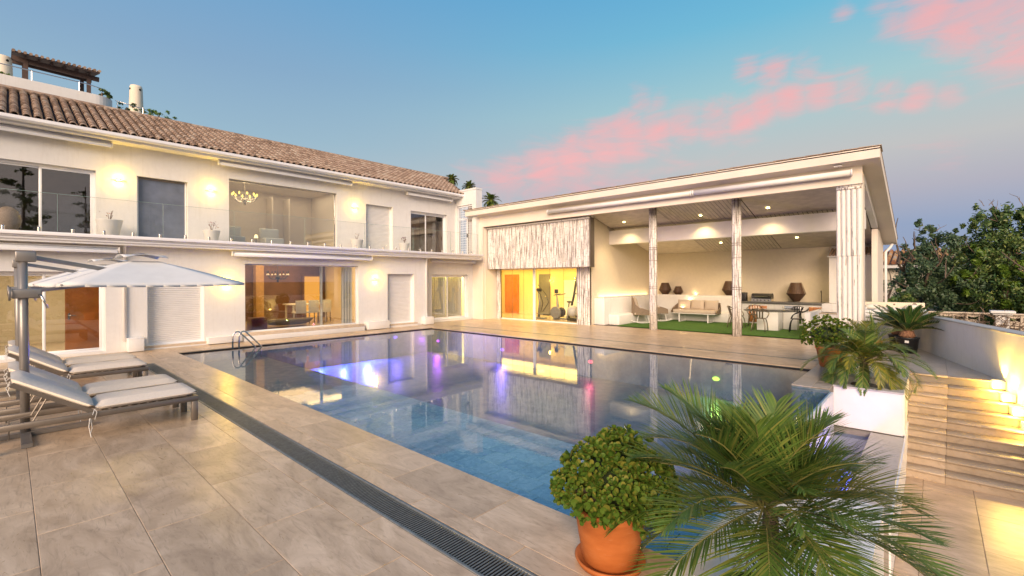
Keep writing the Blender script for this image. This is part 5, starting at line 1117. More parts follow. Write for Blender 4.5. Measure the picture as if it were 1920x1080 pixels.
def cushion(mb, L_, w, th, seed):
    r = random.Random(seed); nx, ny = 16, 8
    def rnd_(u): return (1-abs(u)**7)**(1/3.0)
    o = len(mb.v); ring = []
    for i in range(nx+1):
        u = i/nx*2-1
        for j in range(ny+1):
            v = j/ny*2-1; e = min(rnd_(u), rnd_(v)); wob = 0.004*math.sin(6*u+seed)*math.cos(4*v+seed)
            mb.v.append((L_*(i/nx), v*w/2, th*0.5+th*0.5*e+wob*e))
    q = len(mb.v)
    for i in range(nx+1):
        u = i/nx*2-1
        for j in range(ny+1):
            v = j/ny*2-1; e = min(rnd_(u), rnd_(v)); mb.v.append((L_*(i/nx), v*w/2, th*0.5-th*0.5*e))
    st = ny+1
    for i in range(nx):
        for j in range(ny):
            a = o+i*st+j; mb.f.append((a,a+st,a+st+1,a+1)); a = q+i*st+j; mb.f.append((a,a+1,a+st+1,a+st))
    for i in range(nx):
        for (jj, fl) in ((0,1),(ny,0)):
            a, b_ = o+i*st+jj, q+i*st+jj; mb.f.append((a,b_,b_+st,a+st) if fl else (a,a+st,b_+st,b_))
    for j in range(ny):
        for (ii_, fl) in ((0,0),(nx,1)):
            a, b_ = o+ii_*st+j, q+ii_*st+j; mb.f.append((a,a+1,b_+1,b_) if not fl else (a,b_,b_+1,a+1))
    return mb
cs1 = cushion(MB(), 1.05, 0.62, 0.12, 1); cs1.v = [(p[0]+0.71, p[1], p[2]+0.325) for p in cs1.v]; s1_ = cs1.build('seat_cushion', mt['cushion'], lg, smooth=True)
cs2b = cushion(MB(), 0.82, 0.62, 0.12, 2); cs2b.v = [(hx-p[0]*math.cos(ang)+p[2]*math.sin(ang)-0.03, p[1], hz+p[0]*math.sin(ang)+p[2]*math.cos(ang)) for p in cs2b.v]; cs2b.f = [tuple(reversed(f)) for f in cs2b.f]
b2_ = cs2b.build('back_cushion', mt['cushion'], lg, smooth=True)
for par_, z_ in ((s1_, 0.378),):
    b = MB(); 
    for s in (-1,1): b.tube([(0.74,s*0.312,z_),(1.74,s*0.312,z_)], 0.0035, 4)
    b.tube([(1.763,-0.29,z_),(1.763,0.29,z_)], 0.0035, 4); b.build('piping', mt['cushion'], par_)
for s in (-1,1):
    b = MB(); b.tube([(0.70,s*0.30,0.36),(0.72,s*0.325,0.33),(0.70,s*0.33,0.24)], 0.0035, 4); b.tube([(0.70,s*0.30,0.36),(0.68,s*0.33,0.30)], 0.0035, 4); b.build('tie', mt['canvas'], s1_)
e = along(0.80,0.02,0)
for s in (-1,1): b = MB(); b.tube([(e[0],s*0.24,e[2]),(e[0]-0.06,s*0.26,e[2]-0.06),(e[0]-0.03,s*0.27,e[2]-0.16)], 0.0035, 4); b.tube([(e[0],s*0.22,e[2]),(e[0]-0.05,s*0.20,e[2]-0.12)], 0.0035, 4); b.build('tie', mt['canvas'], b2_)
b = MB(); b.tube([(0.66,-0.30,0.27),(0.65,-0.31,0.16),(0.67,-0.31,0.03)], 0.0045, 4); b.tube([(0.665,-0.30,0.27),(0.68,-0.30,0.14),(0.66,-0.31,0.06)], 0.0035, 4); b.build('tie', mt['canvas'], b2_)
lg.location = (0, 7.79, 0)
for (y, lab) in ((8.75,'second sun lounger from the front, just behind the near parasol pole'),(11.0,'third sun lounger from the front, its slatted end facing the drain grate'),(12.07,'farthest sun lounger, closest to the house wall')):
    copy_thing(lg, (-0.02, y, 0), 0, lab)
# ------------------------------------------------------------ parasols
def parasol(px, py, cx, cy, s, th, label, zc=2.30, ze=1.86):
    t = thing('parasol', label, 'parasol', (px,py,0), 'cantilever parasols beside the loungers')
    MB().tube([(px,py,0.03),(px-0.02,py,2.28)], 0.045, 14).build('pole', mt['pole'], t, smooth=True)
    MB().box(px-0.085,py-0.055,2.15,px+0.10,py+0.055,2.28).build('top_cap', mt['pole'], t, bevel=0.015)
    c, sn = math.cos(th), math.sin(th); d = Vector((cx-px, cy-py)); d.normalize()
    tip = (px+d.x*0.95, py+d.y*0.95, 2.07)
    MB().bar((px,py,2.22), tip, 0.035, 0.055).build('upper_arm', mt['pole'], t, bevel=0.005)
    MB().bar((px,py,1.78), (cx-d.x*0.1,cy-d.y*0.1,1.93), 0.035, 0.045).build('lower_arm', mt['pole'], t, bevel=0.005)
    MB().box(px-0.12,py-0.07,1.70,px+0.15,py+0.07,1.82).build('slider', mt['pole'], t, bevel=0.02); MB().tube([(px+0.12,py-0.08,1.74),(px+0.14,py-0.16,1.72),(px+0.19,py-0.17,1.58)], 0.013, 8).build('crank', mt['steel'], t, smooth=True)
    MB().tube([(px-0.13,py-0.07,1.68),(px-0.13,py-0.10,1.76),(px-0.13,py-0.07,1.84)], 0.012, 6).build('grip', mt['pole'], t, smooth=True)
    b = MB(); b.bar((px-0.62,py,0.03),(px+0.62,py,0.03),0.09,0.05); b.bar((px,py-0.62,0.026),(px,py-0.046,0.026),0.09,0.045); b.bar((px,py+0.046,0.026),(px,py+0.62,0.026),0.09,0.045); b.build('cross_base', mt['pole'], t)
    # canopy: 4 panels sagging between ribs with a vented top
    n = 10; cn = [(-.5,-.5),(.5,-.5),(.5,.5),(-.5,.5)]; cn = [(cx+(a*c-b_*sn)*s, cy+(a*sn+b_*c)*s) for a, b_ in cn]
    mb = MB()
    for k in range(4):
        A, B_ = cn[k], cn[(k+1)%4]; o = len(mb.v)
        for i in range(n+1):
            f = 0.16+0.84*i/n
            for j in range(n+1):
                g_ = j/n; ex = A[0]+(B_[0]-A[0])*g_; ey = A[1]+(B_[1]-A[1])*g_
                z = ze+(zc-ze)*(1-f)**0.92; sag = 0.055*math.sin(PI*g_)*f*(1.0); z2 = z-sag*(0.4 if i < n else 0.3)+0.0
                inn = 1-0.035*math.sin(PI*g_)*f
                mb.v.append((cx+(ex-cx)*f*inn, cy+(ey-cy)*f*inn, z2))
        for i in range(n):
            for j in range(n): a = o+i*(n+1)+j; mb.f.append((a,a+n+1,a+n+2,a+1))
        for j in range(n):   # valance
            a = o+n*(n+1)+j; p, q = mb.v[a], mb.v[a+1]; o2 = len(mb.v); mb.v += [(p[0],p[1],p[2]-0.035),(q[0],q[1],q[2]-0.035)]; mb.f.append((a,o2,o2+1,a+1))
    can = mb.build('canopy', mt['canvas'], t, smooth=True); sm = can.modifiers.new('solid','SOLIDIFY'); sm.thickness = 0.004
    for k in range(4): MB().tube([(cx,cy,zc-0.09),(cn[k][0],cn[k][1],ze-0.012)], 0.011, 6).build('rib', mt['pole'], t)
    v = MB()
    for k in range(4):
        A, B_ = cn[k], cn[(k+1)%4]; o = len(v.v)
        for i in range(5):
            f = 0.02+0.24*i/4
            for j in range(7):
                g_ = j/6; ex = A[0]+(B_[0]-A[0])*g_; ey = A[1]+(B_[1]-A[1])*g_; lift = 0.05*math.sin(PI*g_)*(i/4)
                v.v.append((cx+(ex-cx)*f, cy+(ey-cy)*f, zc+0.045-0.30*f*(zc-ze)*2.0*0.9+lift))
        for i in range(4):
            for j in range(6): a = o+i*7+j; v.f.append((a,a+7,a+8,a+1))
    v.build('vent', mt['canvas'], t, smooth=True).modifiers.new('solid','SOLIDIFY').thickness = 0.004
    MB().lathe((cx,cy,zc+0.03), [(0.10,0),(0.08,0.025),(0.0,0.04)], 12, cap=False).build('finial', mt['pole'], t, smooth=True); MB().lathe((cx,cy,ze-0.04), [(0.05,0),(0.11,0.03),(0.05,0.07)], 12).build('hub', mt['pole'], t)
    return t
parasol(0.14, 8.27, 1.38, 8.95, 2.08, math.radians(5), 'near cantilever parasol with open light grey canopy', 2.27, 1.875)
parasol(0.13, 11.55, 1.35, 12.15, 2.08, math.radians(5), 'rear cantilever parasol mostly hidden behind the near one', 2.31, 1.86)
# ------------------------------------------------------------ pool ladder
t = thing('pool_ladder', 'curved steel pool ladder rails at the far left of the pool', 'ladder', (4.6,14.5,0))
for x in (4.28,4.44):
    dxl = 0.42
    MB().tube([(x,14.62,-0.02),(x,14.62,0.30)]+bez((x,14.62,0.30),(x+0.02,14.62,0.50),(x+0.16,14.6,0.46),5)[1:]+[(x+0.62,14.72,-0.02),(x+0.62,14.72,-0.5)], 0.022, 8).build('rail', mt['steel'], t, smooth=True)
for z in (-0.2,-0.42): MB().box(4.86,14.70,z,5.10,14.74,z+0.02).build('rung', mt['steel'], t)
# ------------------------------------------------------------ underwater lamps
PL = [((9.78,14.87,-0.22),(0.25,0.12,1.0),9,'violet blue lamp under the water on the house side wall of the pool','y'),((11.46,14.45,-0.49),(0.72,0.10,1.0),8,'magenta lamp under the water in the far corner of the pool','x'),((11.46,10.94,-0.49),(0.30,0.14,1.0),12,'violet lamp under the water below the gym','x'),((11.46,7.39,-0.49),(1.0,0.12,0.16),4,'red lamp under the water before the left bamboo column','x'),((11.46,3.86,-0.49),(0.62,1.0,0.10),8,'yellow green lamp under the water near the front palm','x')]
for i, (p, c, e, lab, ax) in enumerate(PL):
    t = thing('pool_lamp', lab, 'pool lamp', p, 'coloured underwater pool lamps'); b = MB(); b.lathe((0,0,0), [(0.085,0),(0.075,0.025),(0.0,0.03)], 16, cap=False)
    b.v = [(p[0]-v[2], p[1]+v[0], p[2]+v[1]*0.6) for v in b.v] if ax == 'x' else [(p[0]+v[0], p[1]-v[2], p[2]+v[1]*0.6) for v in b.v]
    b.build('lens', emit('pool_lens%d' % i, list(c), 1.5), t, smooth=True)
    d = (-1,0,-0.25) if ax == 'x' else (0,-1,-0.25)
    plight('pool_lamp_light', (p[0]+d[0]*0.06, p[1]+d[1]*0.06, p[2]), e*2.6, c, 0.04, t, 'SPOT', d, spot=math.radians(160), blend=0.6)
for (q, e) in ((6.9,170),(8.6,170),(7.7,120)): plight('pool_fill_spot', (q,14.84,-0.45), e, (0.12,0.13,1.0), 0.05, None, 'SPOT', (0,-1,-0.35), spot=math.radians(165), blend=0.6)  # added blue spots without fixtures, they strengthen the glow in the water
plight('pool_fill_spot', (8.0,1.40,-0.5), 120, (0.25,0.20,1.0), 0.05, None, 'SPOT', (0,1,-0.5), spot=math.radians(160), blend=0.6)  # one more added spot without fixture, on the near wall
plight('catch_lamp', (7.0,1.03,-0.9), 14, (0.18,0.10,1.0), 0.05); plight('catch_lamp', (8.6,0.95,-0.9), 8, (0.25,0.18,1.0), 0.05)
# ================================================================== PLANTS
def np_mesh(name, V, Fq, mat, parent=None, smooth=False):
    me = bpy.data.meshes.new(name); nv = len(V); nf, k = Fq.shape
    me.vertices.add(nv); me.vertices.foreach_set('co', V.astype(np.float32).ravel()); me.loops.add(nf*k); me.loops.foreach_set('vertex_index', Fq.astype(np.int32).ravel())
    me.polygons.add(nf); me.polygons.foreach_set('loop_start', np.arange(0, nf*k, k, dtype=np.int32)); me.polygons.foreach_set('loop_total', np.full(nf, k, dtype=np.int32))
    if smooth: me.polygons.foreach_set('use_smooth', np.ones(nf, dtype=bool))
    me.update(calc_edges=True); me.validate(); me.materials.append(mat); return link(name, me, parent)
def leaves(name, pts, nrm, size, mat, parent, asp=0.5, jitter=0.8):
    """rhombic leaves with a fold: 4 verts, 2 tris each, folded along the midrib"""
    n = len(pts); d = rng.normal(size=(n,3))*jitter + nrm; d /= np.linalg.norm(d, axis=1)[:,None]
    r = rng.normal(size=(n,3)); a = np.cross(d, r); a /= np.linalg.norm(a, axis=1)[:,None]; b = np.cross(d, a)
    s = (size*rng.uniform(0.6,1.3,n))[:,None]; w = s*asp
    V = np.stack([pts-a*s*0.5, pts+b*w*0.5+d*w*0.18, pts+a*s*0.5, pts-b*w*0.5+d*w*0.18], 1).reshape(-1,3); i = np.arange(n)*4
    Fq = np.concatenate([np.stack([i,i+1,i+2],1), np.stack([i,i+2,i+3],1)], 0); return np_mesh(name, V, Fq, mat, parent)
def blob_pts(blobs, n, hollow=0.55):
    P, Nn = [], []; w = np.array([b[3]**2 for b in blobs]); w = w/w.sum()
    for b, q in zip(blobs, w):
        m = max(8, int(n*q)); v = rng.normal(size=(m,3)); v /= np.linalg.norm(v, axis=1)[:,None]
        # clumps on the surface of each blob
        nc = max(6, int(m/70)); c = rng.normal(size=(nc,3)); c /= np.linalg.norm(c, axis=1)[:,None]; k = rng.integers(0, nc, m); cr = rng.uniform(0.72,1.12,nc)
        p = c[k]*cr[k][:,None] + v*rng.uniform(0.05,0.30,m)[:,None]; inside = rng.random(m) < 0.25; p[inside] *= rng.uniform(hollow,1,inside.sum())[:,None]
        sc = np.array([b[3], b[3], b[3]*(b[4] if len(b) > 4 else 1.0)]); P.append(p*sc+np.array(b[:3])); Nn.append(c[k]*0.8+v*0.5)
    return np.concatenate(P), np.concatenate(Nn)
def frond(mb, rach, base, az, el, length, nl, ll, droop, wd, sideang=0.9, vee=0.35, rnd_=random, tipz=0.0, start=0.16, drop_l=0.35):
    p = Vector(base); pts = [p.copy()]; dirs = []; ns = 22; e = el
    for i in range(ns):
        d = Vector((math.cos(az)*math.cos(e), math.sin(az)*math.cos(e), math.sin(e))); dirs.append(d); p = p+d*(length/ns); pts.append(p.copy()); e -= droop/ns*(0.5+1.4*i/ns)
    dirs.append(dirs[-1]); rach.tube(pts[::3]+[pts[-1]], [0.008*(1-0.75*i/8) *(wd/0.012) for i in range(len(pts[::3])+1)], 5, cap=False)
    for k in range(nl):
        t = start+(1-start)*k/(nl-1); f = t*ns; i = min(int(f), ns-1); q = pts[i].lerp(pts[i+1], f-i); d = dirs[i]
        side = d.cross(Vector((0,0,1))); side = side.normalized() if side.length > 1e-3 else Vector((1,0,0)); up = side.cross(d)
        L_ = ll*(math.sin(PI*min(1,0.18+0.80*t))**0.6)*rnd_.uniform(0.88,1.08); fa = sideang-0.45*t+rnd_.uniform(-0.07,0.07)
        for s in (-1,1):
            dd = (d*math.cos(fa)+side*s*math.sin(fa)+up*(vee+rnd_.uniform(-0.10,0.10))).normalized(); w = wd*rnd_.uniform(0.8,1.15); pr = q; wv = dd.cross(up).normalized(); 
            seg = 3; o = len(mb.v); mb.v += [tuple(q-wv*w*0.25), tuple(q+wv*w*0.25)]; dz = 0
            for j in range(1, seg+1):
                dd = (dd+Vector((0,0,-drop_l/seg))).normalized(); pr = pr+dd*(L_/seg); ww = w*(0.55 if j == 1 else 0.42 if j == 2 else 0.04)
                mb.v += [tuple(pr-wv*ww), tuple(pr+wv*ww)]; a = o+2*(j-1); mb.f.append((a,a+1,a+3,a+2))
def palm_plant(t, c, n, length, nl, ll, wd, mat, matr, seed, els=(1.35,0.1), droop=(0.9,1.5), azs=None, drop_l=0.35, vee=0.35, name='frond', lenf=None):
    rr = random.Random(seed)
    for i in range(n):
        q = i/(n-1) if n > 1 else 0; az = (i*2.39996+rr.uniform(-0.2,0.2)) if azs is None else azs[i]
        el = els[0]+(els[1]-els[0])*q+rr.uniform(-0.1,0.1); mb, ra = MB(), MB()
        frond(mb, ra, (c[0]+0.03*math.cos(az), c[1]+0.03*math.sin(az), c[2]), az, el, length*(lenf(az) if lenf else 1.0)*rr.uniform(0.8,1.1)*(0.75+0.25*min(1,q*2)), nl, ll, droop[0]+(droop[1]-droop[0])*rr.random(), wd, rnd_=rr, drop_l=drop_l, vee=vee)
        f = mb.build(name, mat if not callable(mat) else mat(i), t); ra.build('rachis', matr, f)
# ---- big front palm
pp = thing('palm_plant', 'large feathery palm in the foreground beside the terracotta pot', 'palm', (3.25, 0.74, -0.72))
MB().box(2.75,0.40,-1.36,6.32,1.255,-0.55).build('trough', mt['white'], pp); 
MB().lathe((3.25,0.78,-0.55), [(0.20,0.0),(0.27,0.42),(0.28,0.42),(0.26,0.42),(0.25,0.38),(0.0,0.38)], 20).build('pot', mt['black'], pp, smooth=True)
MB().lathe((3.27,0.77,-0.17), [(0.06,0.0),(0.065,0.25),(0.04,0.60)], 10).build('trunk', mt['bark'], pp)
def pmat(i): return mt['palm_y'] if i in (23, 31) else mt['palm']
palm_plant(pp, (3.24,0.80,0.45), 56, 1.0, 50, 0.36, 0.0105, pmat, mt['rachis'], 11, els=(1.5,-0.4), droop=(0.5,1.3), drop_l=0.24, vee=0.36, lenf=lambda a: 0.92-0.10*math.cos(a+0.83))
# ---- jade plant in terracotta pot
jp = thing('jade_plant', 'dense jade plant in the big terracotta pot in the foreground', 'potted plant', (2.74,1.62,0))
MB().lathe((2.74,1.62,0.0), [(0.185,0.0),(0.215,0.0),(0.235,0.035),(0.225,0.045),(0.205,0.02),(0.0,0.018)], 40, cap=False).build('saucer', mt['terracotta'], jp, smooth=True)
MB().lathe((2.74,1.62,0.02), [(0.17,0.0),(0.182,0.01),(0.212,0.18),(0.232,0.32),(0.238,0.325),(0.243,0.355),(0.238,0.372),(0.218,0.372),(0.212,0.34),(0.0,0.335)], 44, cap=False).build('pot', mt['terracotta'], jp, smooth=True)
def jleaf(mb, p, d, up, L_, w, th=0.006):
    side = d.cross(up).normalized(); pr = [(0,0.12),(0.35,0.75),(0.68,1.0),(0.92,0.66),(1.0,0.15)]; o = len(mb.v)
    for (t_, ww) in pr:
        c_ = p+d*(L_*t_)+up*(L_*0.16*t_*t_); mb.v += [tuple(c_-side*w*ww*0.5+up*w*0.10*ww), tuple(c_-up*w*0.06*ww), tuple(c_+side*w*ww*0.5+up*w*0.10*ww)]
    for i in range(len(pr)-1):
        a = o+3*i; mb.f += [(a,a+1,a+4,a+3),(a+1,a+2,a+5,a+4)]
def rosette(mb, p, ax, r, rr):
    ax = ax.normalized(); t1 = ax.cross(Vector((0.3,0.7,0.2))).normalized(); t2 = ax.cross(t1)
    for k in range(8):
        a = k*PI/2+(k//2)*PI/4+rr.uniform(-0.15,0.15) if k < 8 else 0; ring = k//4; tilt = (0.35 if ring == 0 else 1.0)+rr.uniform(-0.12,0.12); rad = (t1*math.cos(a)+t2*math.sin(a))
        d = (rad*math.cos(tilt)+ax*math.sin(tilt)).normalized(); up = (ax*math.cos(tilt)-rad*math.sin(tilt)).normalized(); jleaf(mb, p+ax*(0.004*ring), d, up, r*(1.0 if ring == 0 else 0.78)*rr.uniform(0.85,1.1), r*0.66)
def jade(t, c, blobs, n, size, seed, nparts):
    """rosettes over a union of lumps (dx, dy, dz, radius) round c"""
    rr = random.Random(seed); variants = []
    for v in range(6): mb = MB(); rosette(mb, Vector((0,0,0)), Vector((0,0,1)), size*(0.8+0.08*v), rr); variants.append(mb.mesh('leaf_cluster', mt['jade']))
    rest = MB(); items = []; area = sum(b[3]**2 for b in blobs)
    for b in blobs:
        m_ = int(n*b[3]**2/area); bc = Vector(c)+Vector(b[:3])
        for i in range(m_):
            z = 1-1.8*(i+0.5)/m_; a = i*2.39996; r_ = math.sqrt(max(0,1-z*z)); d = Vector((r_*math.cos(a), r_*math.sin(a), z)); s = rr.uniform(0.86,1.10)
            if rr.random() < 0.16: s *= rr.uniform(1.08,1.32)
            p = bc+d*b[3]*s
            if any((p-(Vector(c)+Vector(q[:3]))).length < q[3]*0.84 for q in blobs if q is not b): continue
            ax = (d*0.8+Vector((0,0,0.35))+Vector((rr.uniform(-.45,.45),rr.uniform(-.45,.45),rr.uniform(-.3,.3)))).normalized(); items.append(((p-Vector((0,0,1.9))).length, p, ax))
    items.sort(key=lambda q: q[0])
    for k, (_, p, ax) in enumerate(items):
        if k < nparts:
            o = bpy.data.objects.new('leaf_cluster', variants[k % 6]); C.objects.link(o); adopt(o, t); o.location = p; o.rotation_mode = 'QUATERNION'; o.rotation_quaternion = ax.to_track_quat('Z','Y'); sc_ = rr.uniform(0.6,1.35); o.scale = (sc_,)*3
        else: rosette(rest, p, ax, size*rr.uniform(0.8,1.1), rr)
    if rest.v: stuff(rest.build('foliage', mt['jade'], t))
    st = MB(); zb = min(b[2] for b in blobs)-0.08
    for b in blobs: st.tube(bez((c[0],c[1],c[2]+zb-0.1),(c[0]+b[0]*0.4,c[1]+b[1]*0.4,c[2]+b[2]*0.3-0.05),(c[0]+b[0],c[1]+b[1],c[2]+b[2]),5), 0.016, 6)
    st.build('stems', mt['bark'], t, smooth=True)
RV, FV = (0.675,-0.738), (0.738,0.675)
def lump(r_, f_, z_, rad): return (r_*RV[0]+f_*FV[0], r_*RV[1]+f_*FV[1], z_, rad)
JB = [lump(0.03,0.04,0.16,0.155), lump(-0.16,0.0,0.06,0.16), lump(0.18,0.02,0.03,0.165), lump(-0.29,-0.02,-0.07,0.115), lump(0.32,-0.01,-0.10,0.12), lump(0.0,-0.20,-0.03,0.17), lump(-0.19,-0.16,-0.09,0.13), lump(0.20,-0.17,-0.12,0.14), lump(0.02,0.22,-0.02,0.17), lump(0.36,0.1,-0.04,0.10), lump(-0.33,0.08,-0.13,0.09)]
JB = [(b[0]*0.93,b[1]*0.93,b[2]*0.93,b[3]*0.95) for b in JB]
jade(jp, (2.76,1.60,0.565), JB, 980, 0.045, 3, 300)
MB().ball((2.76,1.60,0.55), 0.20, 0.20, 0.16).build('inner_shade', simple('inner_shade_dark', (0.02,0.035,0.008), 0.9), jp)  # dark ball stands for the shade between the inner leaves
# ---- palm in the planter box
p2_ = thing('palm_plant', 'drooping yellow green palm growing out of the white planter box', 'palm', (10.7,0.95,-0.35)); MB().lathe((10.7,0.95,-0.36), [(0.17,0),(0.21,0.3),(0.19,0.3),(0.0,0.27)], 18).build('pot', mt['black'], p2_, smooth=True)
MB().lathe((10.7,0.95,-0.08), [(0.07,0),(0.08,0.25),(0.05,0.5)], 8).build('trunk', mt['bark'], p2_)
def pm2(i): return mt['palm_y'] if i % 4 == 1 else mt['palm']
palm_plant(p2_, (10.7,0.95,0.36), 46, 1.05, 36, 0.27, 0.016, pm2, mt['rachis'], 5, els=(1.45,-0.2), droop=(1.1,2.2), drop_l=0.5)
# ---- jade plant near planter, terracotta pot
j2 = thing('jade_plant', 'round green jade plant in a terracotta pot left of the planter palm', 'potted plant', (12.0,1.62,0)); MB().lathe((12.0,1.62,0.0), [(0.21,0),(0.23,0.03),(0.29,0.38),(0.31,0.39),(0.31,0.44),(0.28,0.44),(0.0,0.40)], 24).build('pot', mt['terracotta'], j2, smooth=True)
jade(j2, (12.0,1.68,0.68), [lump(-0.2,0,0.05,0.27), lump(0.2,0,0.0,0.27), lump(0,0.05,0.14,0.24), lump(-0.38,0,-0.06,0.18), lump(0.05,-0.2,-0.02,0.24)], 420, 0.06, 8, 120)
MB().ball((12.0,1.68,0.68), 0.34, 0.34, 0.18).build('inner_shade', bpy.data.materials['inner_shade_dark'], j2)  # dark ball again in place of the shade inside the plant
t = thing('palm_plant', 'small upright palm in a terracotta pot behind the planter palm', 'palm', (14.6,1.30,0)); MB().lathe((14.6,1.30,0), [(0.17,0),(0.24,0.28),(0.26,0.29),(0.26,0.34),(0.0,0.31)], 20).build('pot', mt['terracotta'], t, smooth=True)
palm_plant(t, (14.6,1.30,0.32), 14, 0.95, 22, 0.22, 0.014, lambda i: mt['palm_y'] if i % 3 == 0 else mt['palm'], mt['rachis'], 9, els=(1.5,0.5), droop=(0.5,1.2))
t = thing('spiky_plant', 'thin spiky reddish plant behind the potted palms', 'plant', (15.3,1.15,0)); b = MB(); rr = random.Random(2); MB().lathe((15.3,1.15,0), [(0.14,0),(0.18,0.28),(0.0,0.27)], 16).build('pot', mt['terracotta'], t)
for i in range(26):
    a = rr.uniform(0,2*PI); e = rr.uniform(0.9,1.5); d = Vector((math.cos(a)*math.cos(e),math.sin(a)*math.cos(e),math.sin(e))); p = Vector((15.3,1.15,0.27)); s = d.cross(Vector((0.1,0.2,1))).normalized()*0.014; L_ = rr.uniform(0.5,0.95); o = len(b.v); b.v += [tuple(p-s),tuple(p+s),tuple(p+d*L_*0.6+s*0.8),tuple(p+d*L_*0.6-s*0.8),tuple(p+d*L_+Vector((0,0,-0.03)))]; b.f += [(o,o+1,o+2,o+3),(o+3,o+2,o+4)]
b.build('leaves', mt['palm'], t)
# ---- cycads in black nursery pots
def cycad(x, y, sc, label, seed, n=34):
    t = thing('cycad', label, 'cycad', (x,y,0), 'cycads in black pots'); MB().lathe((x,y,0), [(0.19*sc,0),(0.235*sc,0.36*sc),(0.25*sc,0.37*sc),(0.25*sc,0.40*sc),(0.22*sc,0.40*sc),(0.0,0.37*sc)], 24).build('pot', mt['black'], t, smooth=True)
    MB().lathe((x,y,0.37*sc), [(0.13*sc,0),(0.17*sc,0.06*sc),(0.13*sc,0.18*sc),(0.05*sc,0.22*sc)], 14).build('trunk', simple('cycad_trunk', (0.26,0.13,0.07), 0.9, var=0.5, ns=30, bump=0.8, bs=40, bd=0.03), t)
    MB().box(x-0.245*sc,y-0.04,0.27*sc,x-0.235*sc,y+0.04,0.33*sc).build('sticker', mt['white'], t)
    palm_plant(t, (x,y,0.55*sc), n, 0.92*sc, 40, 0.15*sc, 0.018*sc, mt['cycas'], mt['rachis'], seed, els=(1.35,0.42), droop=(0.25,0.7), drop_l=0.1, vee=0.55)
cycad(15.55, 0.50, 1.0, 'dark green cycad in a black nursery pot against the slanting wall', 21); cycad(16.55, 0.72, 0.9, 'second cycad in a black pot, half hidden behind the first', 22, 22)
# ---- little pots on the balcony
def bpot(x, label, k, sc=1.0):
    t = thing('balcony_pot', label, 'flower pot', (x,17.3,3.115), 'white pots on the balcony'); MB().lathe((x,17.3,3.117), [(0.14*sc,0),(0.16*sc,0.02),(0.24*sc,0.42*sc),(0.25*sc,0.43*sc),(0.22*sc,0.43*sc),(0.0,0.40*sc)], 22).build('pot', mt['white'], t, smooth=True)
    rr = random.Random(k); b = MB(); lf_ = MB(); 
    for i in range(4): a = rr.uniform(0,6.28); q = Vector((x+math.cos(a)*0.08,17.3+math.sin(a)*0.08,3.117+0.42*sc+rr.uniform(0.15,0.30))); b.tube([(x,17.3,3.117+0.38*sc), tuple(q)], 0.007, 5)
    b.build('stem', mt['twig'], t)
    for i in range(26 if k % 2 else 5):
        p = Vector((x+rr.gauss(0,0.06),17.3+rr.gauss(0,0.06),3.117+0.42*sc+rr.uniform(0.10,0.30))); jleaf(lf_, p, Vector((rr.gauss(0,1),rr.gauss(0,1),rr.gauss(0,.5))).normalized(), Vector((0,0,1)), 0.05, 0.035)
    lf_.build('leaves', mt['leaf_red'], t)
bpot(1.95,'white balcony pot with bare twigs beside the far left sliding door',2,1.25); bpot(4.47,'white balcony pot with red leaves between the blind and the chandelier window',3); bpot(9.58,'white balcony pot with a bare stem left of the upper shutter',4,1.05); bpot(11.85,'white balcony pot with dark red flowers right of the upper shutter',5)
o = MB().ball((0.0,16.9,3.45), 0.24, 0.22, 0.33).build('balcony_chair', mt['wicker'], None, smooth=True); o.name = 'wicker_pouf'; tag(o, 'rounded dark wicker pouf on the balcony at the left picture edge', 'pouf')
# ---- terrace plants on the roof
for i, (x, y, z, r, lab) in enumerate(((2.3,22.1,8.72,0.2,'small plant hanging over the white terrace corner'),(3.05,22.5,8.50,0.30,'bushy plant left of the tapered chimney'),(4.0,22.3,8.48,0.36,'leafy plant in front of the tapered chimney'),(-0.15,22.2,8.55,0.28,'yellow green plant at the left edge behind the terrace wall'))):
    t = thing('terrace_plant', lab, 'plant', (x,y,z-0.1), 'plants on the roof terrace'); p, n_ = blob_pts([(x,y,z,r,0.6),(x+r,y,z-0.05,r*0.8,0.6)], 500); leaves('foliage', p, n_, 0.09, mt['leaf_lime'] if i in (2,3) else mt['leaf_dark'], t, 0.35); MB().tube([(x,y,z-0.25),(x,y,z)], 0.02, 5).build('stem', mt['twig'], t)
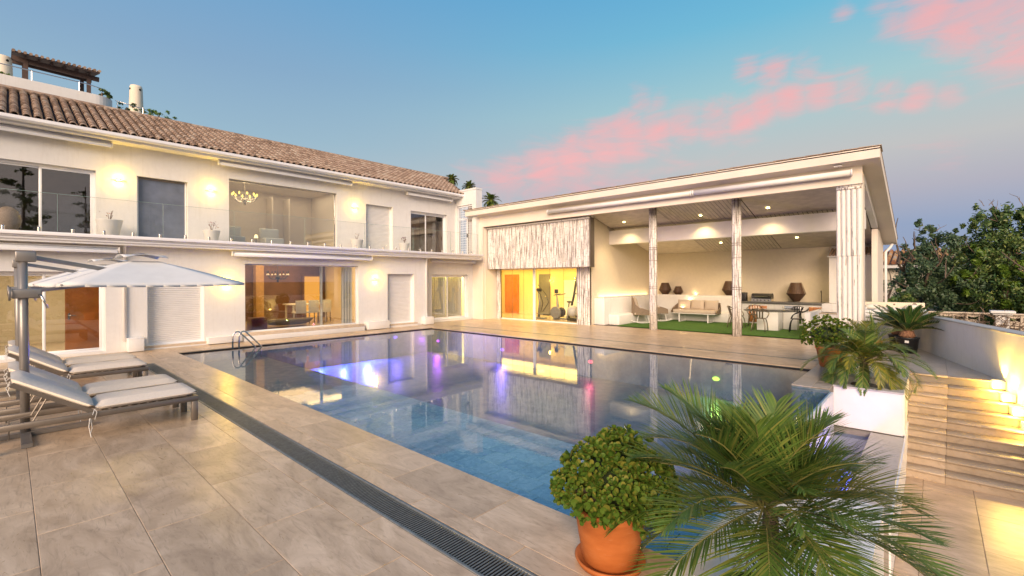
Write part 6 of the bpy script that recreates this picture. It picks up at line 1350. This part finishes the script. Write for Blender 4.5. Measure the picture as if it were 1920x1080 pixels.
# ================================================================== BEYOND THE GARDEN WALL
def branch(mb, p, d, L_, r, depth, rr, tips):
    pts = [p]; q = p; dd = d
    for i in range(4): dd = (dd+Vector((rr.gauss(0,.16),rr.gauss(0,.16),rr.gauss(0.02,.12)))).normalized(); q = q+dd*L_/4; pts.append(q)
    mb.tube(pts, [r*(1-0.12*i) for i in range(5)], 6 if depth > 1 else 4, cap=False); tips.append(q)
    if depth > 0:
        for k in range(3 if depth > 1 else 2):
            a = rr.uniform(0,2*PI); s = Vector((math.cos(a),math.sin(a),rr.uniform(0.0,0.9))); branch(mb, pts[rr.choice((2,3,4))], (dd*0.7+s*0.8).normalized(), L_*rr.uniform(0.55,0.8), r*0.55, depth-1, rr, tips)
def tree(name, label, x, y, z0, blobs, n, size, mat, seed, asp=0.45, trunk_r=0.16, bare=6, extra=None, group='trees beyond the garden wall'):
    rr = random.Random(seed); t = thing(name, label, 'tree', (x,y,z0), group); top = max(b[2] for b in blobs); b = MB(); tips = []
    branch(b, Vector((x,y,z0)), Vector((0.05,0.02,1)), (top-z0)*0.55, trunk_r, 3, rr, tips); b.build('trunk', mt['bark'], t, smooth=True)
    P, Nn = blob_pts(blobs, n); leaves('crown', P, Nn, size, mat, t, asp)
    br = MB()
    for i in range(bare):
        bl = rr.choice(blobs); a = rr.uniform(0,2*PI); s = Vector((math.cos(a)*0.9-0.5,math.sin(a)*0.9,rr.uniform(0.1,1.1))).normalized(); p = Vector(bl[:3])+s*bl[3]*0.6; tt = []; branch(br, p, s, bl[3]*rr.uniform(0.5,0.95), 0.016, 1, rr, tt)
    if br.v: br.build('bare_branch', mt['twig'], t)
    if extra:
        P, Nn = blob_pts(extra, int(n*0.12)); leaves('young_shoots', P, Nn, size*1.25, mt['leaf_lime'], t, 0.6)
    return t
XT = 26
tree('carob_tree', 'grey green bushy tree nearest the pool house corner', 25.5,0.0,-1.5, [(25.5,0.2,2.2,0.9),(25.2,0.75,1.5,0.75),(25.8,-0.3,3.0,0.75),(25.4,0.6,2.9,0.5),(25.6,0.1,3.7,0.40),(25.6,-0.7,1.5,0.8),(26,-0.2,0.8,0.8),(25.2,0.3,3.9,0.25,1.8),(25.7,-0.65,3.6,0.3,1.5)], 15000, 0.13, mt['leaf_blue'], 31, bare=14)
tree('carob_tree', 'tall dark tree with bare twigs rising behind the tiled garden post', 26.3,-2.0,-1.5, [(26,-1.6,3.5,0.85),(26.3,-2.3,3.9,0.85),(26,-1.3,2.6,0.9),(26.2,-2.4,2.6,1.0),(26,-1.5,1.5,1.0),(26,-2.6,1.3,1.0),(26.2,-1.55,4.6,0.36,1.5),(26,-1.9,4.4,0.3,1.6),(26.2,-2.7,4.5,0.45),(26,-1.1,4.1,0.28,1.4),(26,-0.9,3.3,0.4)], 19000, 0.135, mt['leaf_dark'], 33, bare=18, extra=[(25.3,-1.3,2.9,0.4),(25.2,-0.9,1.7,0.45),(25.2,-2.2,2.2,0.4),(25.2,-2.3,1.2,0.5)])
tree('carob_tree', 'broad dark tree filling the right edge above the breeze block wall', 26.8,-4.2,-1.5, [(26.6,-3.6,3.8,1.1),(26.8,-4.6,4.2,1.2),(26.5,-3.5,2.3,1.1),(26.5,-4.6,2.2,1.3),(26.5,-3.5,1.0,1.0),(26.5,-4.8,0.9,1.2),(26.4,-3.2,4.7,0.45)], 14000, 0.14, mt['leaf_dark'], 35, bare=10, extra=[(25.3,-3.2,1.5,0.6),(25.4,-3.4,3.0,0.4)])
tree('shrub', 'low leafy shrub behind the hot tub beside the drainpipe', 24.3,1.15,-1.2, [(24.3,1.1,0.95,0.42),(24.4,1.35,0.8,0.35),(24.5,0.9,1.2,0.3)], 1500, 0.14, mt['leaf_dark'], 37, asp=0.6, trunk_r=0.04, bare=1, group='shrubs beyond the hot tub')
tree('carob_tree', 'distant dark trees closing the gap under the crowns', 31,-2.5,-1.5, [(31,-0.5,0.8,1.5),(31,-2.5,1.2,2.0),(31,-5,1.4,2.2),(31,-1.5,2.2,1.3)], 9000, 0.22, mt['leaf_dark'], 39, bare=0)
# breeze block wall with capped post
bw = thing('breeze_block_wall', 'pierced stone breeze block wall with dry creepers beyond the slanting wall', 'wall', (24,-3,-1.5))
S = 0.34; bk = MB(); h = S/2
bk.box(-0.05,-h,-h,0.05,-h+0.03,h); bk.box(-0.05,h-0.03,-h,0.05,h,h); bk.box(-0.05,-h+0.03,-h,0.05,h-0.03,-h+0.03); bk.box(-0.05,-h+0.03,h-0.03,0.05,h-0.03,h)
for s in (-1,1): pts = bez((0,-h+0.02,s*(h-0.03)),(0,0,s*0.02-0.0),(0,h-0.02,s*(h-0.03)),5); [bk.bar(a_, b_, 0.03, 0.08) for a_, b_ in zip(pts[:-1], pts[1:])]
bkm = bk.mesh('breeze_block', mt['breeze']); y = 0.3
while y > -7:
    for z in (0.42, 0.42-S-0.005, 0.42-2*S-0.01, 0.42-3*S):
        if abs(y+1.68) > 0.30 : o = bpy.data.objects.new('breeze_block', bkm); C.objects.link(o); adopt(o, bw); o.location = (24,y,z)
    y -= S+0.005
MB().box(23.9,-7,0.595,24.1,-1.9,0.64).build('coping', mt['breeze'], bw); MB().box(23.9,-1.5,0.595,24.1,0.5,0.64).build('coping', mt['breeze'], bw); MB().box(23.92,-7,-1.7,24.08,0.5,-0.80).build('base', mt['breeze'], bw)
gp_ = thing('gate_post', 'square cream post with moulded cap in the breeze block wall', 'post', (22.6,-1.7,-1.5)); MB().box(22.45,-1.87,-1.5,22.75,-1.55,0.66).build('shaft', mt['wall'], gp_); MB().box(22.38,-1.94,0.662,22.82,-1.48,0.72).build('cap', mt['wall'], gp_, bevel=0.01); MB().box(22.32,-2.0,0.722,22.88,-1.42,0.80).build('cap', mt['wall'], gp_, bevel=0.01)
dv = MB(); rr = random.Random(4)
for i in range(420):
    y0_ = rr.uniform(-2.6,-0.35) if rr.random() < 0.85 else rr.uniform(-0.35,0.1); p = Vector((23.82 if y0_ > -1.4 else 22.4, y0_, rr.uniform(-0.6,0.62))); d = Vector((rr.gauss(0,.15),rr.gauss(0,1),rr.gauss(0,1))).normalized(); q = p+d*rr.uniform(0.1,0.3); dv.tube([tuple(p), tuple(p.lerp(q,0.5)+Vector((0,rr.gauss(0,.05),rr.gauss(0,.05)))), tuple(q)], 0.011, 3, cap=False)
o = stuff(dv.build('dry_creeper', mt['twig'])); tag(o, 'dry leafless creeper covering the breeze block wall', 'creeper')
# neighbour house
nh = thing('neighbour_house', 'neighbouring beige house with orange tiled roof behind the shrub', 'house', (33,1,-1.5)); MB().box(32.4,-3,-1.5,40,3.5,2.45).build('wall', mt['room_cream'], nh); MB().box(32.0,-3.2,2.46,40,3.7,2.66).build('eaves', mt['wall'], nh)
nr = MB().slab([(31.95,-3.2,2.70),(36,-3.2,3.55),(36,3.7,3.55),(31.95,3.7,2.70)], 0.05).build('roof', mt['roofpan'], nh); y = -3.1
ntm = mt['rooftile_n'] = rooftile('ochre_roof_tile', (0.30,0.12,0.06), (0.46,0.22,0.08), (0.55,0.34,0.14))
while y < 3.6:
    for k in range(9): b = MB(); x = 31.9+k*0.44; z = 2.75+0.21*(x-31.95); b.tube([(x,y,z),(x+0.46,y,z+0.10)], [0.10,0.085], 6, cap=True); b.build('roof_tile', ntm, nr)
    y += 0.26
# far fan palms over the roof
def fpalm(x, y, z, r, label, seed):
    t = thing('palm_tree', label, 'palm tree', (x,y,-1.7), 'distant palms over the roof'); MB().tube([(x,y,-1.7),(x+0.2,y,z)], [0.3,0.22], 8).build('trunk', mt['bark'], t); palm_plant(t, (x,y,z), 34, r, 16, r*0.30, 0.07, mt['palm'], mt['rachis'], seed, els=(1.45,-0.75), droop=(0.4,1.3))
fpalm(39.9,40,11.7,1.35,'distant palm tree between the villa roof and the pool house',51); fpalm(37.3,41,13.1,1.0,'smaller distant palm tree over the villa roof end',52); fpalm(34.6,41,13.55,0.9,'palm top barely showing over the villa roof',53)
# tall conifers behind the photographer, seen only in the window glass
for i, (x, y, h) in enumerate(((-3.5,-13,10),(0.8,-15,12.5),(4.2,-14,9.5),(-8,-15,11),(8.5,-19,9))):
    rr = random.Random(i); t = thing('conifer_tree', ['conifer mirrored at the far left of the upper windows','tallest conifer mirrored in the upper left sliding door','conifer mirrored beside the blue grey blind','conifer behind the loungers side of the garden','conifer at the far end of the lower garden'][i], 'tree', (x,y,-1.75), 'conifers on the near side of the garden')
    MB().tube([(x,y,-1.7),(x,y,h)], [0.22,0.03], 8).build('trunk', mt['bark'], t); bl = [(x+rr.uniform(-.3,.3),y+rr.uniform(-.3,.3),0.3+k*h/11.0,max(0.35,(1-k/11.5)*h*0.23),0.55) for k in range(11)]; P, Nn = blob_pts(bl, 5200); leaves('crown', P, Nn, 0.34, mt['leaf_dark'], t, 0.4)
